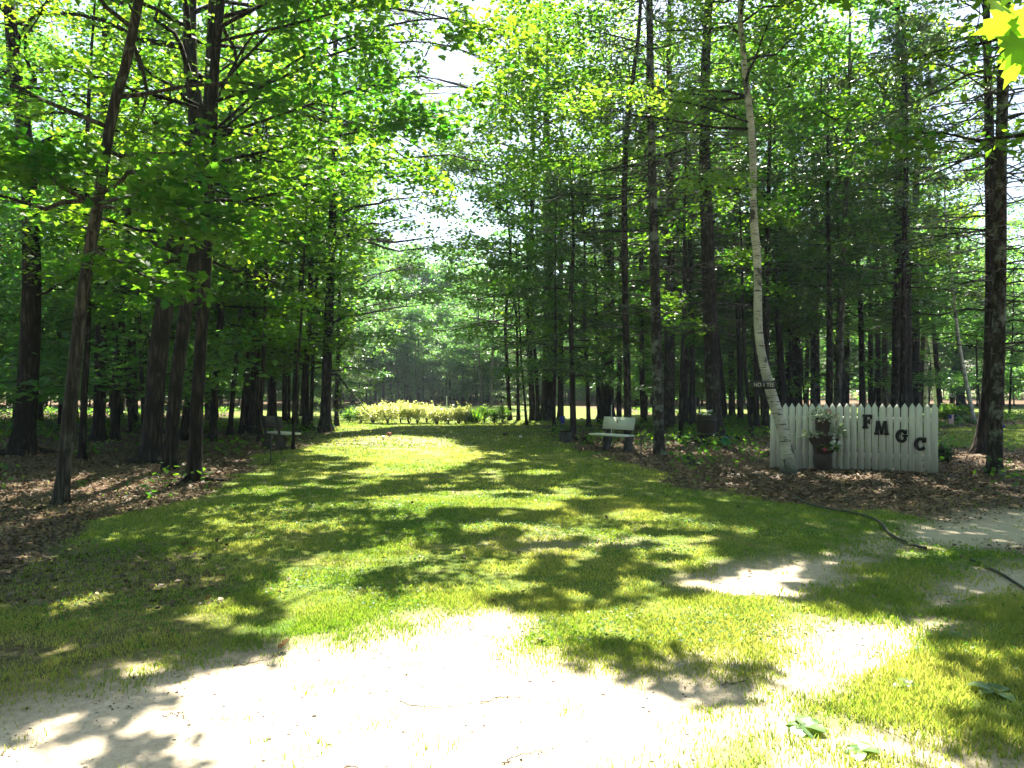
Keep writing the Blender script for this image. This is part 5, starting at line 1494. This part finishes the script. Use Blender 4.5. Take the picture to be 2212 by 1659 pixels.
# ------------------------------------------------------------------ weeds and twigs near the camera
def weed(px, py, n, size, label, mat='weed', upv=.55):
    x, y = gp(px, py); root = empty('broadleaf_weed', (x, y, float(place_z(x, y))), label, 'weed', 'broad leaved weeds beside the path')
    b = Buf(); a = np.arange(n) * 2.4 + rng.random(); D = np.stack([np.cos(a), np.sin(a), upv * rng.uniform(.3, 1.4, n)], -1)
    tv, tt = LEAF4; k = 9
    for i in range(n):
        t = np.linspace(0, 1, k); w = np.sin(PI * np.clip(t * .92 + .06, 0, 1)) ** .8 * .30
        d = unit(D[i]); side = unit(np.cross(d, [0, 0, 1])); s = size * rng.uniform(.7, 1.2)
        c = d[None] * (t * s)[:, None] - np.array([0, 0, 1]) * (.45 * s * t ** 2)[:, None] + [0, 0, .01]
        lft = c + side * (w * s)[:, None] + np.array([0, 0, .12]) * (w * s)[:, None]; rgt = c - side * (w * s)[:, None] + np.array([0, 0, .12]) * (w * s)[:, None]
        V = np.concatenate([lft, c, rgt]); ar = np.arange(k - 1)
        b.add(V, q=np.concatenate([np.stack([ar, ar + 1, ar + 1 + k, ar + k], -1), np.stack([ar + k, ar + k + 1, ar + 1 + 2 * k, ar + 2 * k], -1)]), tint=rng.random())
    link('leaf_rosette', b.mesh('leaf_rosette', M[mat], True), root)


weed(1740, 1572, 9, .115, 'bright broad leaved weed in the sunny grass by the path')
weed(2150, 1505, 5, .13, 'greyish broad leaf plant in the shade at the right edge')
weed(1960, 1485, 6, .09, 'small leafy weed between path and shaded right grass')
weed(2070, 1380, 7, .09, 'low leafy weed in the shaded grass above the bright patch')
weed(1860, 1622, 6, .10, 'yellow green weed near the bottom edge right of path')
for i, (p0, p1, p2, lab) in enumerate((((500, 1432), (560, 1425), (610, 1408), 'thin twig at the left shadow edge of the path'), ((860, 1512), (950, 1520), (1070, 1508), 'long thin twig near the middle of the sand path'),
                                ((1080, 1640), (1150, 1618), (1215, 1600), 'dark twig near the bottom of the sand path'), ((1560, 1478), (1590, 1474), (1625, 1460), 'brown twig in the shadow on the sand path'),
                                ((1620, 1370), (1660, 1378), (1710, 1380), 'short twig by the grass tufts right of the path'), ((1040, 1510), (1100, 1500), (1160, 1530), 'crooked twig right of the long thin twig'),
                                ((350, 1545), (390, 1540), (400, 1575), 'bent twig beside the shadow at lower left'), ((740, 1652), (790, 1655), (840, 1640), 'short twig at the bottom edge of the photo'))):
    ground_tube('fallen_twig', [p0, p1, p2], .0024, 'twig', lab, 'twig', .002, 'twigs lying on the sand path', .012)
# dry leaves on the path
for px, py, lab in ((1165, 1382, 'curled dead leaf at the grass edge of the path'), (600, 1403, 'dead leaf at the tip of the left shadow'), (1155, 1392, 'dark dead leaf just below the curled one')):
    x, y = gp(px, py); b = Buf(); leaves(b, np.array([[0, 0, .012]]), .10, OAK, .5, tint=np.array([.7]))
    tag(link('dead_leaf', b.mesh('dead_leaf', M['litter']), loc=(x, y, float(place_z(x, y)))), lab, 'dead leaf', 'dead leaves on the sand path')
sb = Buf(); n = 9000; x, y = sample_view(n, 2.9, 8, .7); g, s, l = zones(x, y); ok = (s > .5) & (rng.random(n) < .05 + 1.2 * smooth(.52, .75, fbm(x * 1.6, y * 1.6 + 40, 3))); x, y = x[ok], y[ok]
leaves(sb, np.stack([x, y, place_z(x, y) + .004], -1), .006 + .022 * rng.random(len(x)) ** 3, LEAF4, .35, tint=rng.random(len(x)) ** 2 * .6)
tag(link('path_debris', sb.mesh('path_debris', M['litter'])), 'small bits of bark and leaf on the sand path', 'debris', kind='stuff')
pbf = Buf(); n = 2600; x, y = sample_view(n, 2.9, 7.5, .7); g, s, l = zones(x, y); ok = s > .45; x, y = x[ok], y[ok]; m = len(x)
oc = np.array([(1, 0, 0), (0, 1, 0), (-1, 0, 0), (0, -1, 0), (0, 0, .75), (.6, .6, .35), (-.6, .6, .35), (-.6, -.6, .35), (.6, -.6, .35)])
of = np.array([(0, 5, 8), (5, 0, 1), (1, 6, 5), (6, 1, 2), (2, 7, 6), (7, 2, 3), (3, 8, 7), (8, 3, 0), (4, 5, 6), (4, 6, 7), (4, 7, 8), (4, 8, 5)])
rs = .003 + .012 * rng.random(m) ** 4
V = np.stack([x, y, place_z(x, y) - .001], -1)[:, None] + oc[None] * rs[:, None, None] * rng.uniform(.7, 1.3, (m, 9, 1))
pbf.add(V.reshape(-1, 3), t=(of[None] + (np.arange(m) * 9)[:, None, None]).reshape(-1, 3), tint=np.repeat(rng.random(m), 9))
tag(link('pebbles', pbf.mesh('pebbles', M['pebble'])), 'small pale pebbles scattered on the sand path', 'gravel', kind='stuff')
cb = Buf(); n = 60000; x, y = sample_view(n, 2.9, 11, .7); g, s, l = zones(x, y); d = fbm(x * .8 + 90, y * .8, 3)
ok = (g > .4) & (rng.random(n) < smooth(.52, .64, d) + .9 * ((x > .42 * y) & (y < 5.5)) * smooth(.4, .6, d)); x, y = x[ok], y[ok]
leaves(cb, np.stack([x, y, place_z(x, y) + rng.uniform(.012, .038, len(x))], -1), rng.uniform(.012, .030, len(x)), (LEAF4[0] * np.array([1.3, 1, 1]), LEAF4[1]), .35)
tag(link('clover', cb.mesh('clover', M['birchleaf'])), 'low clover leaves mixed into the near lawn', 'clover', kind='stuff')

# ------------------------------------------------------------------ air
hz = Buf(); box(hz, (0, 40, 13.5), (500, 340, 33))
hm, nt, N_, L_ = nmat('haze'); o_ = N_.new('ShaderNodeOutputMaterial'); pv = N_.new('ShaderNodeVolumePrincipled')
pv.inputs['Density'].default_value = .00040; pv.inputs['Color'].default_value = (.74, .90, 1, 1); pv.inputs['Anisotropy'].default_value = .2
L_.new(pv.outputs[0], o_.inputs['Volume'])
hzo = link('haze', hz.mesh('haze', hm, False, None, False)); tag(hzo, 'thin bright haze in the air of the clearing', 'haze', kind='stuff')
# ------------------------------------------------------------------ light, sky, camera
w = bpy.data.worlds.new('World'); scene.world = w; w.use_nodes = True
nt = w.node_tree; bg = nt.nodes['Background']; sky = nt.nodes.new('ShaderNodeTexSky'); sky.sky_type = 'NISHITA'
sky.sun_disc = False; sky.sun_elevation = SUN_EL; sky.sun_rotation = SUN_AZ; sky.altitude = 200; sky.dust_density = 2.0
nt.links.new(sky.outputs[0], bg.inputs[0]); bg.inputs[1].default_value = .055
sl = bpy.data.lights.new('sun', 'SUN'); sl.energy = 5.0; sl.angle = math.radians(.53); sl.color = (1, .94, .82)
so = bpy.data.objects.new('sun', sl); COL.objects.link(so); so.location = (0, 0, 40)
so.rotation_euler = Vector(-SUN).to_track_quat('-Z', 'Y').to_euler()

cam = bpy.data.cameras.new('camera'); co = bpy.data.objects.new('camera', cam); COL.objects.link(co)
cam.sensor_width = 36; cam.lens = F / 2212 * 36; cam.clip_end = 3000; cam.clip_start = .05
co.location = (0, 0, EYE); co.rotation_euler = (PI / 2, 0, 0)
scene.camera = co
vs = scene.view_settings; vs.view_transform = 'Standard'; vs.look = 'None'; vs.gamma = 1; vs.exposure = 2.65
c = scene.cycles
c.max_bounces = 7; c.diffuse_bounces = 4; c.transmission_bounces = 5; c.glossy_bounces = 2; c.transparent_max_bounces = 4
c.caustics_reflective = False; c.caustics_refractive = False; c.sample_clamp_indirect = 6
c.use_denoising = True
print('tris', sum(len(m.polygons) for m in bpy.data.meshes))
